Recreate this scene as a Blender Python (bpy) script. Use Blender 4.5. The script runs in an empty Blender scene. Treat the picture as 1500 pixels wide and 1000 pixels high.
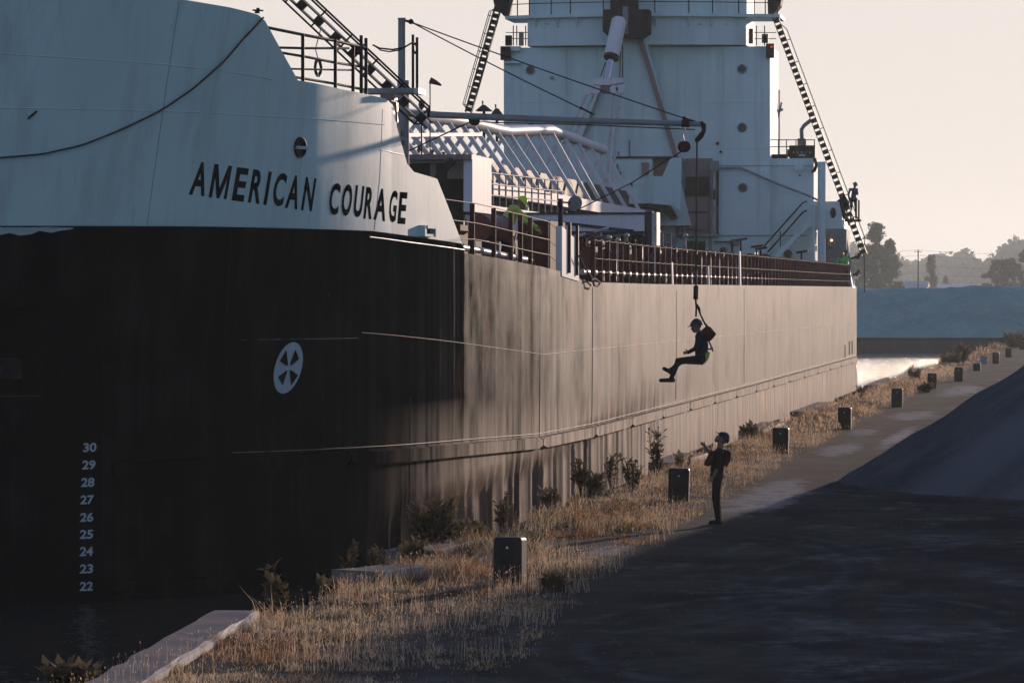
import bpy, bmesh, math, random
import numpy as np
from mathutils import Vector, Matrix
random.seed(7); rng = np.random.default_rng(7)
sc = bpy.context.scene
COL = sc.collection

# ------------------------------------------------------------------ camera, sky, sun, exposure
F = 7500.0                      # focal length in pixels of a 1500 px wide frame (180 mm)
TH = math.atan(890 / F); PI = math.pi
PT = math.atan(66 / F)
H = 4.4
cam_d = bpy.data.cameras.new('camera'); cam = bpy.data.objects.new('camera', cam_d); COL.objects.link(cam)
cam.location = (0, 0, H); cam.rotation_euler = (PI / 2 - PT, 0, TH)
cam_d.sensor_width = 36; cam_d.lens = 36 * F / 1500; cam_d.clip_start = 1; cam_d.clip_end = 20000
sc.camera = cam
SUN_AZ, SUN_EL = math.radians(11.6), math.radians(5.5)   # azimuth from +Y towards +X
w = bpy.data.worlds.new('World'); sc.world = w; w.use_nodes = True
nt = w.node_tree; nt.nodes.clear()
sky = nt.nodes.new('ShaderNodeTexSky'); sky.sky_type = 'NISHITA'; sky.sun_disc = False
sky.sun_elevation = SUN_EL; sky.sun_rotation = SUN_AZ
sky.air_density = 1.0; sky.dust_density = 0.0; sky.ozone_density = 1.0; sky.altitude = 0
bal = nt.nodes.new('ShaderNodeMixRGB'); bal.blend_type = 'MULTIPLY'; bal.inputs[0].default_value = 1
bal.inputs[2].default_value = (0.74, 0.79, 1.50, 1)
hs = nt.nodes.new('ShaderNodeHueSaturation'); hs.inputs['Saturation'].default_value = 0.80
bg = nt.nodes.new('ShaderNodeBackground'); bg.inputs["Strength"].default_value = 0.145
wo = nt.nodes.new('ShaderNodeOutputWorld')
nt.links.new(sky.outputs[0], bal.inputs[1]); nt.links.new(bal.outputs[0], hs.inputs['Color'])
tc = nt.nodes.new('ShaderNodeTexCoord'); sep = nt.nodes.new('ShaderNodeSeparateXYZ'); nt.links.new(tc.outputs['Generated'], sep.inputs[0])
low = nt.nodes.new('ShaderNodeMapRange'); low.interpolation_type = 'SMOOTHSTEP'; low.inputs[1].default_value = .20; low.inputs[2].default_value = .05; low.inputs[3].default_value = 0; low.inputs[4].default_value = .88
nt.links.new(sep.outputs[2], low.inputs[0])
dp_ = nt.nodes.new('ShaderNodeVectorMath'); dp_.operation = 'DOT_PRODUCT'; dp_.inputs[1].default_value = (math.sin(SUN_AZ), math.cos(SUN_AZ), 0); nt.links.new(tc.outputs['Generated'], dp_.inputs[0])
side = nt.nodes.new('ShaderNodeMapRange'); side.interpolation_type = 'SMOOTHSTEP'; side.inputs[1].default_value = -.5; side.inputs[2].default_value = .82; nt.links.new(dp_.outputs['Value'], side.inputs[0])
hz = nt.nodes.new('ShaderNodeMixRGB'); hz.inputs[1].default_value = (1.25, 2.55, 2.9, 1); hz.inputs[2].default_value = (5.9, 5.25, 4.88, 1); nt.links.new(side.outputs[0], hz.inputs[0])
mxs = nt.nodes.new('ShaderNodeMixRGB'); nt.links.new(low.outputs[0], mxs.inputs[0]); nt.links.new(hs.outputs[0], mxs.inputs[1]); nt.links.new(hz.outputs[0], mxs.inputs[2])
nt.links.new(mxs.outputs[0], bg.inputs[0]); nt.links.new(bg.outputs[0], wo.inputs[0])
sl = bpy.data.lights.new('sun', 'SUN'); sl.energy = 2.5; sl.angle = math.radians(0.6); sl.color = (1.0, 0.76, 0.60)
so = bpy.data.objects.new('sun', sl); COL.objects.link(so)
sd = Vector((math.sin(SUN_AZ) * math.cos(SUN_EL), math.cos(SUN_AZ) * math.cos(SUN_EL), math.sin(SUN_EL)))
so.rotation_euler = sd.to_track_quat('Z', 'Y').to_euler(); so.location = (20, 60, 60)
sc.view_settings.view_transform = 'Standard'; sc.view_settings.look = 'None'
sc.view_settings.gamma = 1; sc.view_settings.exposure = 0.0; sc.view_settings.use_curve_mapping = False
sc.cycles.max_bounces = 6; sc.cycles.volume_bounces = 0; sc.cycles.use_denoising = True
sc.cycles.caustics_reflective = False; sc.cycles.caustics_refractive = False
HAZE_DENSITY = 0.00011

# ------------------------------------------------------------------ pixel <-> place
RT = np.array([math.cos(TH), math.sin(TH), 0.0])
FW = np.array([-math.sin(TH) * math.cos(PT), math.cos(TH) * math.cos(PT), -math.sin(PT)])
UP = np.array([-math.sin(TH) * math.sin(PT), math.cos(TH) * math.sin(PT), math.cos(PT)])
C0 = np.array([0, 0, H])
def ray(px, py): return FW + RT * (px - 750) / F + UP * (500 - py) / F
def at_Y(px, py, Y): d = ray(px, py); return C0 + d * (Y / d[1])
def at_X(px, py, X): d = ray(px, py); return C0 + d * (X / d[0])
def at_z(px, py, z): d = ray(px, py); return C0 + d * ((z - H) / d[2])
def proj(p):
    q = np.asarray(p, float) - C0; z = q @ FW
    return 750 + F * (q @ RT) / z, 500 - F * (q @ UP) / z
def scale_at(p): return F / ((np.asarray(p, float) - C0) @ FW)
V = lambda *a: np.array(a, float)

# ------------------------------------------------------------------ materials
def nodes_of(name):
    m = bpy.data.materials.new(name); m.use_nodes = True
    n = m.node_tree; b = n.nodes['Principled BSDF']
    return m, n, b
def N(n, t, **k):
    x = n.nodes.new(t)
    for a, v in k.items(): setattr(x, a, v)
    return x
def math_(n, op, a, b=None, clamp=False):
    x = N(n, 'ShaderNodeMath', operation=op); x.use_clamp = clamp
    for i, v in enumerate((a, b)):
        if v is None: continue
        if isinstance(v, (int, float)): x.inputs[i].default_value = v
        else: n.links.new(v, x.inputs[i])
    return x.outputs[0]
def mrange(n, v, a, b, c=0.0, d=1.0):
    x = N(n, 'ShaderNodeMapRange'); x.inputs[1].default_value = a; x.inputs[2].default_value = b
    x.inputs[3].default_value = c; x.inputs[4].default_value = d; n.links.new(v, x.inputs[0]); return x.outputs[0]
def mix(n, f, a, b):
    x = N(n, 'ShaderNodeMixRGB')
    for i, v in enumerate((f, a, b)):
        if isinstance(v, (int, float)): x.inputs[i].default_value = v
        elif isinstance(v, tuple): x.inputs[i].default_value = (*v, 1) if len(v) == 3 else v
        else: n.links.new(v, x.inputs[i])
    return x.outputs[0]
def pos_(n): return N(n, 'ShaderNodeNewGeometry').outputs['Position']
def xyz(n, v):
    s = N(n, 'ShaderNodeSeparateXYZ'); n.links.new(v, s.inputs[0]); return s.outputs
def noise(n, scale, detail=4, vec=None, mul=None, rough=0.55):
    x = N(n, 'ShaderNodeTexNoise'); x.inputs['Scale'].default_value = scale; x.inputs['Detail'].default_value = detail
    x.inputs['Roughness'].default_value = rough
    v = vec if vec is not None else pos_(n)
    if mul:
        m = N(n, 'ShaderNodeVectorMath', operation='MULTIPLY'); n.links.new(v, m.inputs[0]); m.inputs[1].default_value = mul; v = m.outputs[0]
    n.links.new(v, x.inputs['Vector']); return x.outputs['Fac']
def bump(n, b, h, strength=0.3, dist=0.02):
    x = N(n, 'ShaderNodeBump'); x.inputs['Strength'].default_value = strength; x.inputs['Distance'].default_value = dist
    n.links.new(h, x.inputs['Height']); n.links.new(x.outputs[0], b.inputs['Normal'])
def simple(name, col, rough=0.5, metal=0.0, var=0.35, sc_=6.0, dirt=None, amt=0.3, streak=False, spec=.3):
    """paint or cloth: base colour varied by noise, with optional dirt / rust blotches"""
    m, n, b = nodes_of(name)
    v = noise(n, sc_, 4)
    c = mix(n, v, tuple(x * (1 - var) for x in col), tuple(min(1, x * (1 + var)) for x in col))
    if dirt:
        s = noise(n, 3.0, 6, mul=(1.5, 1.5, 0.15) if streak else (1, 1, 1), rough=0.65)
        c = mix(n, mrange(n, s, 0.62 - amt * 0.35, 0.78 - amt * 0.2), c, dirt)
    n.links.new(c, b.inputs['Base Color']); b.inputs['Roughness'].default_value = rough; b.inputs['Metallic'].default_value = metal; b.inputs['Specular IOR Level'].default_value = spec
    bump(n, b, v, 0.15, 0.01)
    return m
RUST = (0.16, 0.075, 0.04)
M = {}
def hull_mat():
    m, n, b = nodes_of('hull_black'); p = pos_(n); x, y, z = xyz(n, p)
    st = noise(n, 1.0, 6, p, (1.5, 1.5, 0.035), 0.72)
    st2 = noise(n, 1.0, 4, p, (0.32, 0.32, 0.03), 0.6)
    blot = noise(n, 0.6, 6, p, (1, 1, 1), 0.62)
    big = math_(n, 'ADD', math_(n, 'MULTIPLY', st, 0.62), math_(n, 'MULTIPLY', st2, 0.42))
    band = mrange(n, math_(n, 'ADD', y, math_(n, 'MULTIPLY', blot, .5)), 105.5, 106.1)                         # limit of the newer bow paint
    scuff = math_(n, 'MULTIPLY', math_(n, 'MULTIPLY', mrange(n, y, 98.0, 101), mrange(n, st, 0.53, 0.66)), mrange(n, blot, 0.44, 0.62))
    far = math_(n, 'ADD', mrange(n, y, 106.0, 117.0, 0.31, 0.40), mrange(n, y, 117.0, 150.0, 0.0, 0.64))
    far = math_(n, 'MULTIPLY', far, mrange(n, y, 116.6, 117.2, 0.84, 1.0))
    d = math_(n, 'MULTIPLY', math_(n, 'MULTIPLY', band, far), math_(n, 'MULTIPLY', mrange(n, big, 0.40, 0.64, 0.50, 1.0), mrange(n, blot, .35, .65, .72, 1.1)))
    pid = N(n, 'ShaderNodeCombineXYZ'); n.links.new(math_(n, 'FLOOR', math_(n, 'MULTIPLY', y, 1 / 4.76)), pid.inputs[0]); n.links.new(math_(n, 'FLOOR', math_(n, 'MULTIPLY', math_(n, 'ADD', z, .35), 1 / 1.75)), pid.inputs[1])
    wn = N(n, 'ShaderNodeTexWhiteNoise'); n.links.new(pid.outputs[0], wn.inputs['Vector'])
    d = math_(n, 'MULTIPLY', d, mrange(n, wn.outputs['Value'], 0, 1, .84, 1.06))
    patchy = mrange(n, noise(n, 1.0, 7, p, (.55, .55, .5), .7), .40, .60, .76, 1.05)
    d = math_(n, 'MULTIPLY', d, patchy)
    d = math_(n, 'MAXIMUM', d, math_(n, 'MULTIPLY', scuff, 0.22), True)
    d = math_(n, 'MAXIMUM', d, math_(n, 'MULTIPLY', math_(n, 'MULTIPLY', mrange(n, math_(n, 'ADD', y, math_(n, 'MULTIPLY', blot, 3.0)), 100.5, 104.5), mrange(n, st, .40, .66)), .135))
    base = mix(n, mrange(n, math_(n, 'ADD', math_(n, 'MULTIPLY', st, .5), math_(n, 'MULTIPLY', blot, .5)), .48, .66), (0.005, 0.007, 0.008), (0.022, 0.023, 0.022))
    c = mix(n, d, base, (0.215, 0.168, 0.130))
    low = math_(n, 'MULTIPLY', mrange(n, z, 2.3, 0.7), mrange(n, y, 96.5, 110.0, 0, 1))
    grain = math_(n, 'ADD', math_(n, 'MULTIPLY', st, 0.5), math_(n, 'MULTIPLY', noise(n, 1.0, 6, p, (1.2, 1.2, .35), .65), 0.5))
    rs = math_(n, 'MULTIPLY', low, mrange(n, grain, 0.40, 0.56), True)
    c = mix(n, math_(n, 'MULTIPLY', rs, 0.9), c, (0.42, 0.225, 0.135))
    spots = math_(n, 'MULTIPLY', mrange(n, noise(n, 1.0, 6, p, (0.5, 0.5, 0.42), 0.72), 0.54, 0.66), mrange(n, y, 104, 108))
    c = mix(n, math_(n, 'MULTIPLY', spots, 0.85), c, (0.26, 0.125, 0.07))
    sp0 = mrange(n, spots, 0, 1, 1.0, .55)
    n.links.new(c, b.inputs['Base Color'])
    n.links.new(mrange(n, d, 0.0, 0.8, 0.36, 0.62), b.inputs['Roughness'])
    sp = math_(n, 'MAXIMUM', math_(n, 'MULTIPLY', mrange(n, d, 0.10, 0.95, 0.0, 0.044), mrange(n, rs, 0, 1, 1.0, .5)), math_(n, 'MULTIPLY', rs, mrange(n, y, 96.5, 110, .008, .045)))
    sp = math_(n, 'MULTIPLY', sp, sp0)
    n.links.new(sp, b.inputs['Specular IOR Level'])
    dent = noise(n, 0.55, 3, p, (1, 1, 0.5))
    bump(n, b, math_(n, 'ADD', dent, math_(n, 'MULTIPLY', st, 0.08)), 0.25, 0.05)
    return m
def white_mat(name, col, dirt=(0.20, 0.11, 0.06), lo=0.62, hi=0.80, rough=0.5):
    m, n, b = nodes_of(name); p = pos_(n)
    st = noise(n, 1.0, 6, p, (1.9, 1.9, 0.10), 0.68); bl = noise(n, 0.45, 6, p, None, 0.6)
    fine = noise(n, 9, 5, p)
    c = mix(n, bl, tuple(v * 0.80 for v in col), tuple(min(1, v * 1.12) for v in col))
    c = mix(n, math_(n, 'MULTIPLY', mrange(n, st, 0.50, 0.72), 0.35), c, (0.30, 0.27, 0.24))
    rs = math_(n, 'ADD', math_(n, 'MULTIPLY', st, 0.6), math_(n, 'MULTIPLY', fine, 0.4))
    c = mix(n, math_(n, 'MULTIPLY', mrange(n, rs, lo, hi), 0.8), c, dirt)
    n.links.new(c, b.inputs['Base Color']); b.inputs['Roughness'].default_value = rough; b.inputs['Specular IOR Level'].default_value = .03
    bump(n, b, math_(n, 'ADD', bl, math_(n, 'MULTIPLY', fine, 0.06)), 0.22, 0.05)
    return m
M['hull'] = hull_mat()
M['bow_white'] = white_mat('bow_white', (0.58, 0.79, 0.74), lo=0.66, hi=0.82)
M['house_white'] = white_mat('house_white', (0.70, 0.85, 0.81), lo=0.63, hi=0.80)
M['boom_white'] = white_mat('boom_white', (0.78, 0.77, 0.76), lo=0.64, hi=0.82)
M['letter'] = simple('letter_black', (0.012, 0.014, 0.016), 0.9, spec=.0)
M['mark'] = simple('mark_white', (0.42, 0.52, 0.52), 0.6, var=0.2)
M['edge'] = simple('edge_steel', (0.20, 0.165, 0.14), 0.55, 0.0, dirt=RUST, amt=0.5, spec=.1)
M['fender'] = simple('fender_steel', (0.20, 0.15, 0.12), 0.45, 0.1, dirt=RUST, amt=0.7, streak=True)
M['dark'] = simple('dark_steel', (0.018, 0.018, 0.020), 0.6, 0.0, spec=.12, dirt=(0.06, 0.03, 0.02), amt=0.3)
M['void'] = simple('dark_interior', (0.010, 0.010, 0.011), 0.9)
M['red'] = simple('deck_red', (0.105, 0.028, 0.021), 0.7, spec=.06, dirt=(0.045, 0.02, 0.015), amt=0.6)
M['redlite'] = simple('drum_red', (0.17, 0.045, 0.028), 0.5, dirt=(0.07, 0.03, 0.02), amt=0.4)
M['grey'] = simple('grey_paint', (0.25, 0.27, 0.27), 0.6, 0.0, spec=.08, dirt=RUST, amt=0.2)
M['pipe'] = simple('pale_pipe', (0.55, 0.50, 0.46), 0.4, 0.1, dirt=RUST, amt=0.3)
M['chrome'] = simple('chrome', (0.75, 0.76, 0.78), 0.16, 1.0, var=0.05)
M['wire'] = simple('wire_rope', (0.05, 0.045, 0.04), 0.5, 0.5)
M['railwire'] = simple('rail_wire', (0.14, 0.09, 0.075), 0.6, 0.1, spec=.1)
M['rope'] = simple('fibre_rope', (0.045, 0.04, 0.036), 0.9)
M['wood'] = simple('pale_wood', (0.34, 0.22, 0.13), 0.7)
M['pink'] = white_mat('pink_panel', (0.30, 0.22, 0.20), lo=0.5, hi=0.75)
M['farwall'] = simple('far_wall_steel', (.030, .036, .034), .8, var=.4, sc_=.8)
M['darkgreen'] = simple('dark_green_paint', (0.015, 0.035, 0.038), 0.5)
M['glass'] = simple('dark_glass', (0.03, 0.04, 0.045), 0.12, var=0.1)
def conc():
    m, n, b = nodes_of('quay_concrete'); v = noise(n, 3.5, 8, rough=0.7); f = noise(n, 30, 4)
    c = mix(n, v, (0.085, 0.066, 0.055), (0.25, 0.20, 0.17)); c = mix(n, mrange(n, f, .58, .72), c, (0.10, 0.08, 0.07))
    n.links.new(c, b.inputs['Base Color']); b.inputs['Roughness'].default_value = .85; bump(n, b, math_(n, 'ADD', v, math_(n, 'MULTIPLY', f, .4)), .5, .03); return m
M['concrete'] = conc()
M['capedge'] = simple('cap_edge_sunlit', (0.50, 0.42, 0.36), 0.7, var=.3, dirt=(0.2, .13, .09), amt=.5)  # sunlight on the inner and end faces put into a paler colour
def gravel(name, a, b_, s=5.0, rel=0.06):
    m, n, b = nodes_of(name); v = noise(n, 0.25, 6, rough=.65); f = noise(n, s, 6, rough=.75); g = noise(n, s * 6, 3)
    q = math_(n, 'ADD', math_(n, 'MULTIPLY', v, .55), math_(n, 'MULTIPLY', f, .45))
    c = mix(n, mrange(n, q, .35, .65), a, b_)
    c = mix(n, mrange(n, g, .60, .75, 0, .5), c, tuple(x * 1.7 for x in b_))
    if name == 'dark_gravel':      # slope shading put into the colour: paler near face, dark groove
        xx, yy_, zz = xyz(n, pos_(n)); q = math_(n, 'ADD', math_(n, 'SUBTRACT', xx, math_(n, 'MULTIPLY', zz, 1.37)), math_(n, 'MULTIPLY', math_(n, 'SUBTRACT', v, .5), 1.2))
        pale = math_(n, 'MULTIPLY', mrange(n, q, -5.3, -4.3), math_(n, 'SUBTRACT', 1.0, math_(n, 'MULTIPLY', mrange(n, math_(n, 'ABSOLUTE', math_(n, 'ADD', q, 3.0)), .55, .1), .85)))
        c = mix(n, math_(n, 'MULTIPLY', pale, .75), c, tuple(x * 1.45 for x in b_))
    n.links.new(c, b.inputs['Base Color']); b.inputs['Roughness'].default_value = .95
    b.inputs['Specular IOR Level'].default_value = .2
    bump(n, b, math_(n, 'ADD', f, math_(n, 'MULTIPLY', g, .5)), .8, rel); return m
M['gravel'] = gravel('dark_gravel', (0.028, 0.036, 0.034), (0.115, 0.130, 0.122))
M['fargravel'] = gravel('blue_gravel', (0.12, 0.27, 0.26), (0.20, 0.42, 0.40), 1.2, .15)
def ground_mat():
    m, n, b = nodes_of('yard_ground'); p = pos_(n); x, y, z = xyz(n, p)
    v = noise(n, 0.28, 8, p, (1, .7, 1), .68); f = noise(n, 1.5, 8, p, (1, .8, 1), .75); g = noise(n, 22, 4, p)
    c = mix(n, mrange(n, v, .40, .60), (0.009, 0.0085, 0.006), (0.062, 0.057, 0.041))
    c = mix(n, mrange(n, f, .42, .62, 0, .75), c, (0.014, 0.013, 0.010))
    c = mix(n, mrange(n, g, .58, .72, 0, .5), c, (0.13, 0.118, 0.095))
    pale = math_(n, 'MULTIPLY', mrange(n, noise(n, .40, 7, p, (1, .5, 1), .72), .52, .64), mrange(n, f, .42, .56))
    c = mix(n, math_(n, 'MULTIPLY', pale, .75), c, (0.17, 0.18, 0.145))
    c = mix(n, mrange(n, noise(n, .9, 6, p, (1, .2, 1), .7), .56, .70, 0, .7), c, (0.008, 0.008, 0.007))
    # pale limestone dust along the foot of the grass strip
    edge = noise(n, .8, 7, p, (1.2, .45, 1), .75)
    for cx, cy, rx, ry in ((-7.75, 112, .80, 11), (-8.0, 147, .65, 6), (-8.25, 166, .5, 5), (-7.6, 190, .9, 8), (-8.75, 89, .35, 3), (-6.9, 160, .35, 14), (-7.4, 240, 1.0, 16)):
        a = math_(n, 'MULTIPLY', math_(n, 'ADD', x, -cx), 1 / rx); q = math_(n, 'MULTIPLY', math_(n, 'ADD', y, -cy), 1 / ry)
        rr = math_(n, 'SQRT', math_(n, 'ADD', math_(n, 'MULTIPLY', a, a), math_(n, 'MULTIPLY', q, q)))
        t = mrange(n, math_(n, 'ADD', rr, math_(n, 'MULTIPLY', math_(n, 'SUBTRACT', edge, .5), 2.6)), 1.05, .55)
        c = mix(n, math_(n, 'MULTIPLY', t, mrange(n, f, .36, .52)), c, (0.46, 0.42, 0.38))
    brown = math_(n, 'MULTIPLY', mrange(n, x, -6.3, -8.4), mrange(n, f, .3, .6))
    c = mix(n, math_(n, 'MULTIPLY', brown, .6), c, (0.12, 0.085, 0.055))
    # faint turning tracks of loaders
    for cx, cy, r in ((-4.2, 66, 2.6), (-1.2, 78, 4.1), (-9.5, 80, 5.2)):
        for dr in (0, .55):
            a = math_(n, 'SUBTRACT', x, cx); q = math_(n, 'MULTIPLY', math_(n, 'SUBTRACT', y, cy), .32)
            rr = math_(n, 'SQRT', math_(n, 'ADD', math_(n, 'MULTIPLY', a, a), math_(n, 'MULTIPLY', q, q)))
            t = mrange(n, math_(n, 'ABSOLUTE', math_(n, 'SUBTRACT', rr, r + dr)), .16, .02)
            c = mix(n, math_(n, 'MULTIPLY', t, mrange(n, edge, .44, .60, 0, .24)), c, (0.21, 0.205, 0.19))
    n.links.new(c, b.inputs['Base Color']); b.inputs['Roughness'].default_value = .95; b.inputs['Specular IOR Level'].default_value = .06
    bump(n, b, math_(n, 'ADD', f, math_(n, 'MULTIPLY', g, .35)), .7, .05); return m
M['ground'] = ground_mat()
M['farland'] = gravel('far_land', (0.06, 0.06, 0.05), (0.12, 0.11, 0.09), .3, .3)
def water_mat():
    m, n, b = nodes_of('canal_water')
    b.inputs['Base Color'].default_value = (0.035, 0.038, 0.034, 1); b.inputs['Roughness'].default_value = .10; b.inputs['IOR'].default_value = 1.33
    p = pos_(n)
    h = math_(n, 'ADD', noise(n, 2.2, 3, p, (1, .6, 1)), math_(n, 'MULTIPLY', noise(n, .35, 2, p, (1, .4, 1)), 1.5))
    h = math_(n, 'MULTIPLY', h, mrange(n, xyz(n, p)[1], 180, 262, .07, 1.0)); bump(n, b, h, 1.0, 2.2); return m
M['water'] = water_mat()
def leaf_mat(name, attr=True, col=(.05, .08, .03), trans=.35):
    m, n, b = nodes_of(name); out = n.nodes['Material Output']
    if attr:
        a = N(n, 'ShaderNodeAttribute'); a.attribute_name = 'tint'; c = a.outputs['Color']
    else:
        c = mix(n, noise(n, .35, 4), tuple(v * .6 for v in col), tuple(v * 1.5 for v in col))
    n.links.new(c, b.inputs['Base Color']); b.inputs['Roughness'].default_value = .7; b.inputs['Specular IOR Level'].default_value = .2
    t = N(n, 'ShaderNodeBsdfTranslucent'); n.links.new(c, t.inputs[0])
    mx = N(n, 'ShaderNodeMixShader'); mx.inputs[0].default_value = trans
    n.links.new(b.outputs[0], mx.inputs[1]); n.links.new(t.outputs[0], mx.inputs[2]); n.links.new(mx.outputs[0], out.inputs[0])
    return m
M['grass'] = leaf_mat('dry_grass', trans=.6)
M['tree'] = leaf_mat('tree_leaf', False, (.060, .085, .050), .4)
M['weed'] = leaf_mat('weed_leaf', False, (.17, .13, .065), .5)
M['bark'] = simple('bark', (.06, .05, .04), .9)
M['skin'] = simple('skin', (.26, .145, .105), .6, var=.1)
M['navy'] = simple('navy_cloth', (.018, .024, .040), .85, var=.2)
M['black_cloth'] = simple('black_cloth', (.014, .014, .015), .9, var=.2)
M['khaki'] = simple('khaki_cloth', (.030, .027, .023), .9, var=.2, spec=.05)
M['blue_cloth'] = simple('blue_cloth', (.040, .070, .13), .85, var=.2)
M['hivis'] = simple('hivis_cloth', (.50, .60, .11), .85, var=.2)
M['hivis_green'] = simple('hivis_green', (.08, .50, .14), .8, var=.15)
M['lime'] = simple('lime_helmet', (.70, .88, .06), .4, var=.06)
M['maroon'] = simple('maroon_vest', (.055, .012, .011), .85, var=.2, spec=.05)
M['boots'] = simple('boot_leather', (.012, .011, .010), .6)
M['teal_helmet'] = simple('teal_helmet', (.010, .040, .040), .5, var=.06)
M['blue_helmet'] = simple('blue_helmet', (.014, .018, .026), .5, var=.06)
M['red_helmet'] = simple('red_helmet', (.45, .04, .03), .35, var=.06)
M['green_helmet'] = simple('green_helmet', (.03, .09, .03), .35, var=.06)
M['brown_helmet'] = simple('brown_helmet', (.12, .08, .02), .35, var=.06)
M['bollard'] = simple('bollard_black', (.013, .012, .011), .45, .3, dirt=(.05, .022, .012), amt=.45)
M['bollard_top'] = simple('bollard_top', (.07, .07, .07), .5, .2, dirt=(.05, .03, .02), amt=.5)
M['blue_roof'] = simple('blue_roof', (.20, .32, .45), .5)
M['pale_wall'] = simple('pale_wall', (.75, .72, .68), .6)
def lampglow(name, col, s):
    m, n, b = nodes_of(name); b.inputs['Base Color'].default_value = (*col, 1)
    b.inputs['Emission Color'].default_value = (*col, 1); b.inputs['Emission Strength'].default_value = s; return m
M['redlamp'] = lampglow('red_lamp', (.9, .05, .03), .6)
M['warmlamp'] = lampglow('warm_lamp', (1, .75, .4), 1.6)

# ------------------------------------------------------------------ mesh building
class MB:
    def __init__(s): s.v = []; s.f = []; s.m = []; s.s = []
    def add(s, vs, fs, mi=0, smooth=False):
        o = len(s.v); s.v += [tuple(map(float, p)) for p in vs]
        for f in fs: s.f.append(tuple(i + o for i in f)); s.m.append(mi); s.s.append(smooth)
        return s
    def quad(s, a, b, c, d, mi=0): return s.add([a, b, c, d], [(0, 1, 2, 3)], mi)
    def hexa(s, p, mi=0):     # 8 corners: bottom 4 ccw, top 4 ccw
        return s.add(p, [(3, 2, 1, 0), (4, 5, 6, 7), (0, 1, 5, 4), (1, 2, 6, 5), (2, 3, 7, 6), (3, 0, 4, 7)], mi)
    def box(s, a, b, mi=0):
        x0, x1 = sorted((a[0], b[0])); y0, y1 = sorted((a[1], b[1])); z0, z1 = sorted((a[2], b[2]))
        return s.hexa([(x0, y0, z0), (x1, y0, z0), (x1, y1, z0), (x0, y1, z0), (x0, y0, z1), (x1, y0, z1), (x1, y1, z1), (x0, y1, z1)], mi)
    def bar(s, p, q, w_, h, up=(0, 0, 1), mi=0):
        p = np.asarray(p, float); q = np.asarray(q, float); d = q - p; d /= np.linalg.norm(d)
        u = np.asarray(up, float); sd_ = np.cross(d, u)
        if np.linalg.norm(sd_) < 1e-3: sd_ = np.cross(d, (0, 1, 0))
        sd_ /= np.linalg.norm(sd_); u = np.cross(sd_, d)
        a, b = sd_ * w_ / 2, u * h / 2
        return s.hexa([p - a - b, p + a - b, q + a - b, q - a - b, p - a + b, p + a + b, q + a + b, q - a + b], mi)
    def tube(s, pts, r, n=8, mi=0, caps=True):
        pts = [np.asarray(p, float) for p in pts]; rs = r if isinstance(r, (list, tuple)) else [r] * len(pts)
        vs, fs = [], []; ref = None
        for i, p in enumerate(pts):
            t = pts[min(i + 1, len(pts) - 1)] - pts[max(i - 1, 0)]; t = t / (np.linalg.norm(t) + 1e-12)
            if ref is None: ref = np.cross(t, (0, 0, 1) if abs(t[2]) < .9 else (1, 0, 0))
            a = ref - t * (ref @ t); a /= np.linalg.norm(a); b = np.cross(t, a); ref = a
            for k in range(n):
                w_ = 2 * PI * k / n; vs.append(p + (a * math.cos(w_) + b * math.sin(w_)) * rs[i])
        for i in range(len(pts) - 1):
            for k in range(n):
                fs.append((i * n + k, i * n + (k + 1) % n, (i + 1) * n + (k + 1) % n, (i + 1) * n + k))
        s.add(vs, fs, mi, True)
        if caps:
            s.add(vs[:n], [tuple(range(n - 1, -1, -1))], mi); s.add(vs[-n:], [tuple(range(n))], mi)
        return s
    def ball(s, c, r, n=10, mi=0, sq=(1, 1, 1)):
        vs, fs = [], []
        for i in range(n // 2 + 1):
            a = PI * i / (n // 2)
            for k in range(n): b = 2 * PI * k / n; vs.append((c[0] + r * sq[0] * math.sin(a) * math.cos(b), c[1] + r * sq[1] * math.sin(a) * math.sin(b), c[2] + r * sq[2] * math.cos(a)))
        for i in range(n // 2):
            for k in range(n): fs.append((i * n + k, (i + 1) * n + k, (i + 1) * n + (k + 1) % n, i * n + (k + 1) % n))
        return s.add(vs, fs, mi, True)
    def prism(s, poly, ext, mi=0):
        n = len(poly); a = [np.asarray(p, float) for p in poly]; b = [p + np.asarray(ext, float) for p in a]
        fs = [tuple(range(n - 1, -1, -1)), tuple(range(n, 2 * n))] + [(i, (i + 1) % n, n + (i + 1) % n, n + i) for i in range(n)]
        return s.add(a + b, fs, mi)
    def build(s, name, mats, parent=None, loc=None, **tags):
        me = bpy.data.meshes.new(name); L = np.array(base_of(parent) if parent is not None else (loc if loc is not None else (0, 0, 0)), float)
        me.from_pydata((np.array(s.v) - L).tolist(), [], s.f)
        for m in (mats if isinstance(mats, (list, tuple)) else [mats]): me.materials.append(M[m] if isinstance(m, str) else m)
        me.polygons.foreach_set('material_index', s.m); me.polygons.foreach_set('use_smooth', s.s)
        bm = bmesh.new(); bm.from_mesh(me); bmesh.ops.recalc_face_normals(bm, faces=bm.faces); bm.to_mesh(me); bm.free()
        return link(name, me, parent, L, **tags)
def base_of(o):
    while o.parent: o = o.parent
    return o.location
def link(name, me, parent=None, loc=(0, 0, 0), **tags):
    o = bpy.data.objects.new(name, me); COL.objects.link(o)
    if parent is not None: o.parent = parent
    else: o.location = tuple(loc)
    for k, v in tags.items(): o[k] = v
    return o
def thing(name, label, cat, loc, group=None):
    o = link(name, None, None, loc, label=label, category=cat)
    if group: o['group'] = group
    return o
def part(name, parent, **t): return link(name, None, parent, **t)
def copy_tree(o, parent=None):
    c = o.copy(); COL.objects.link(c); c.parent = parent
    for ch in list(o.children): copy_tree(ch, c)
    return c
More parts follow.
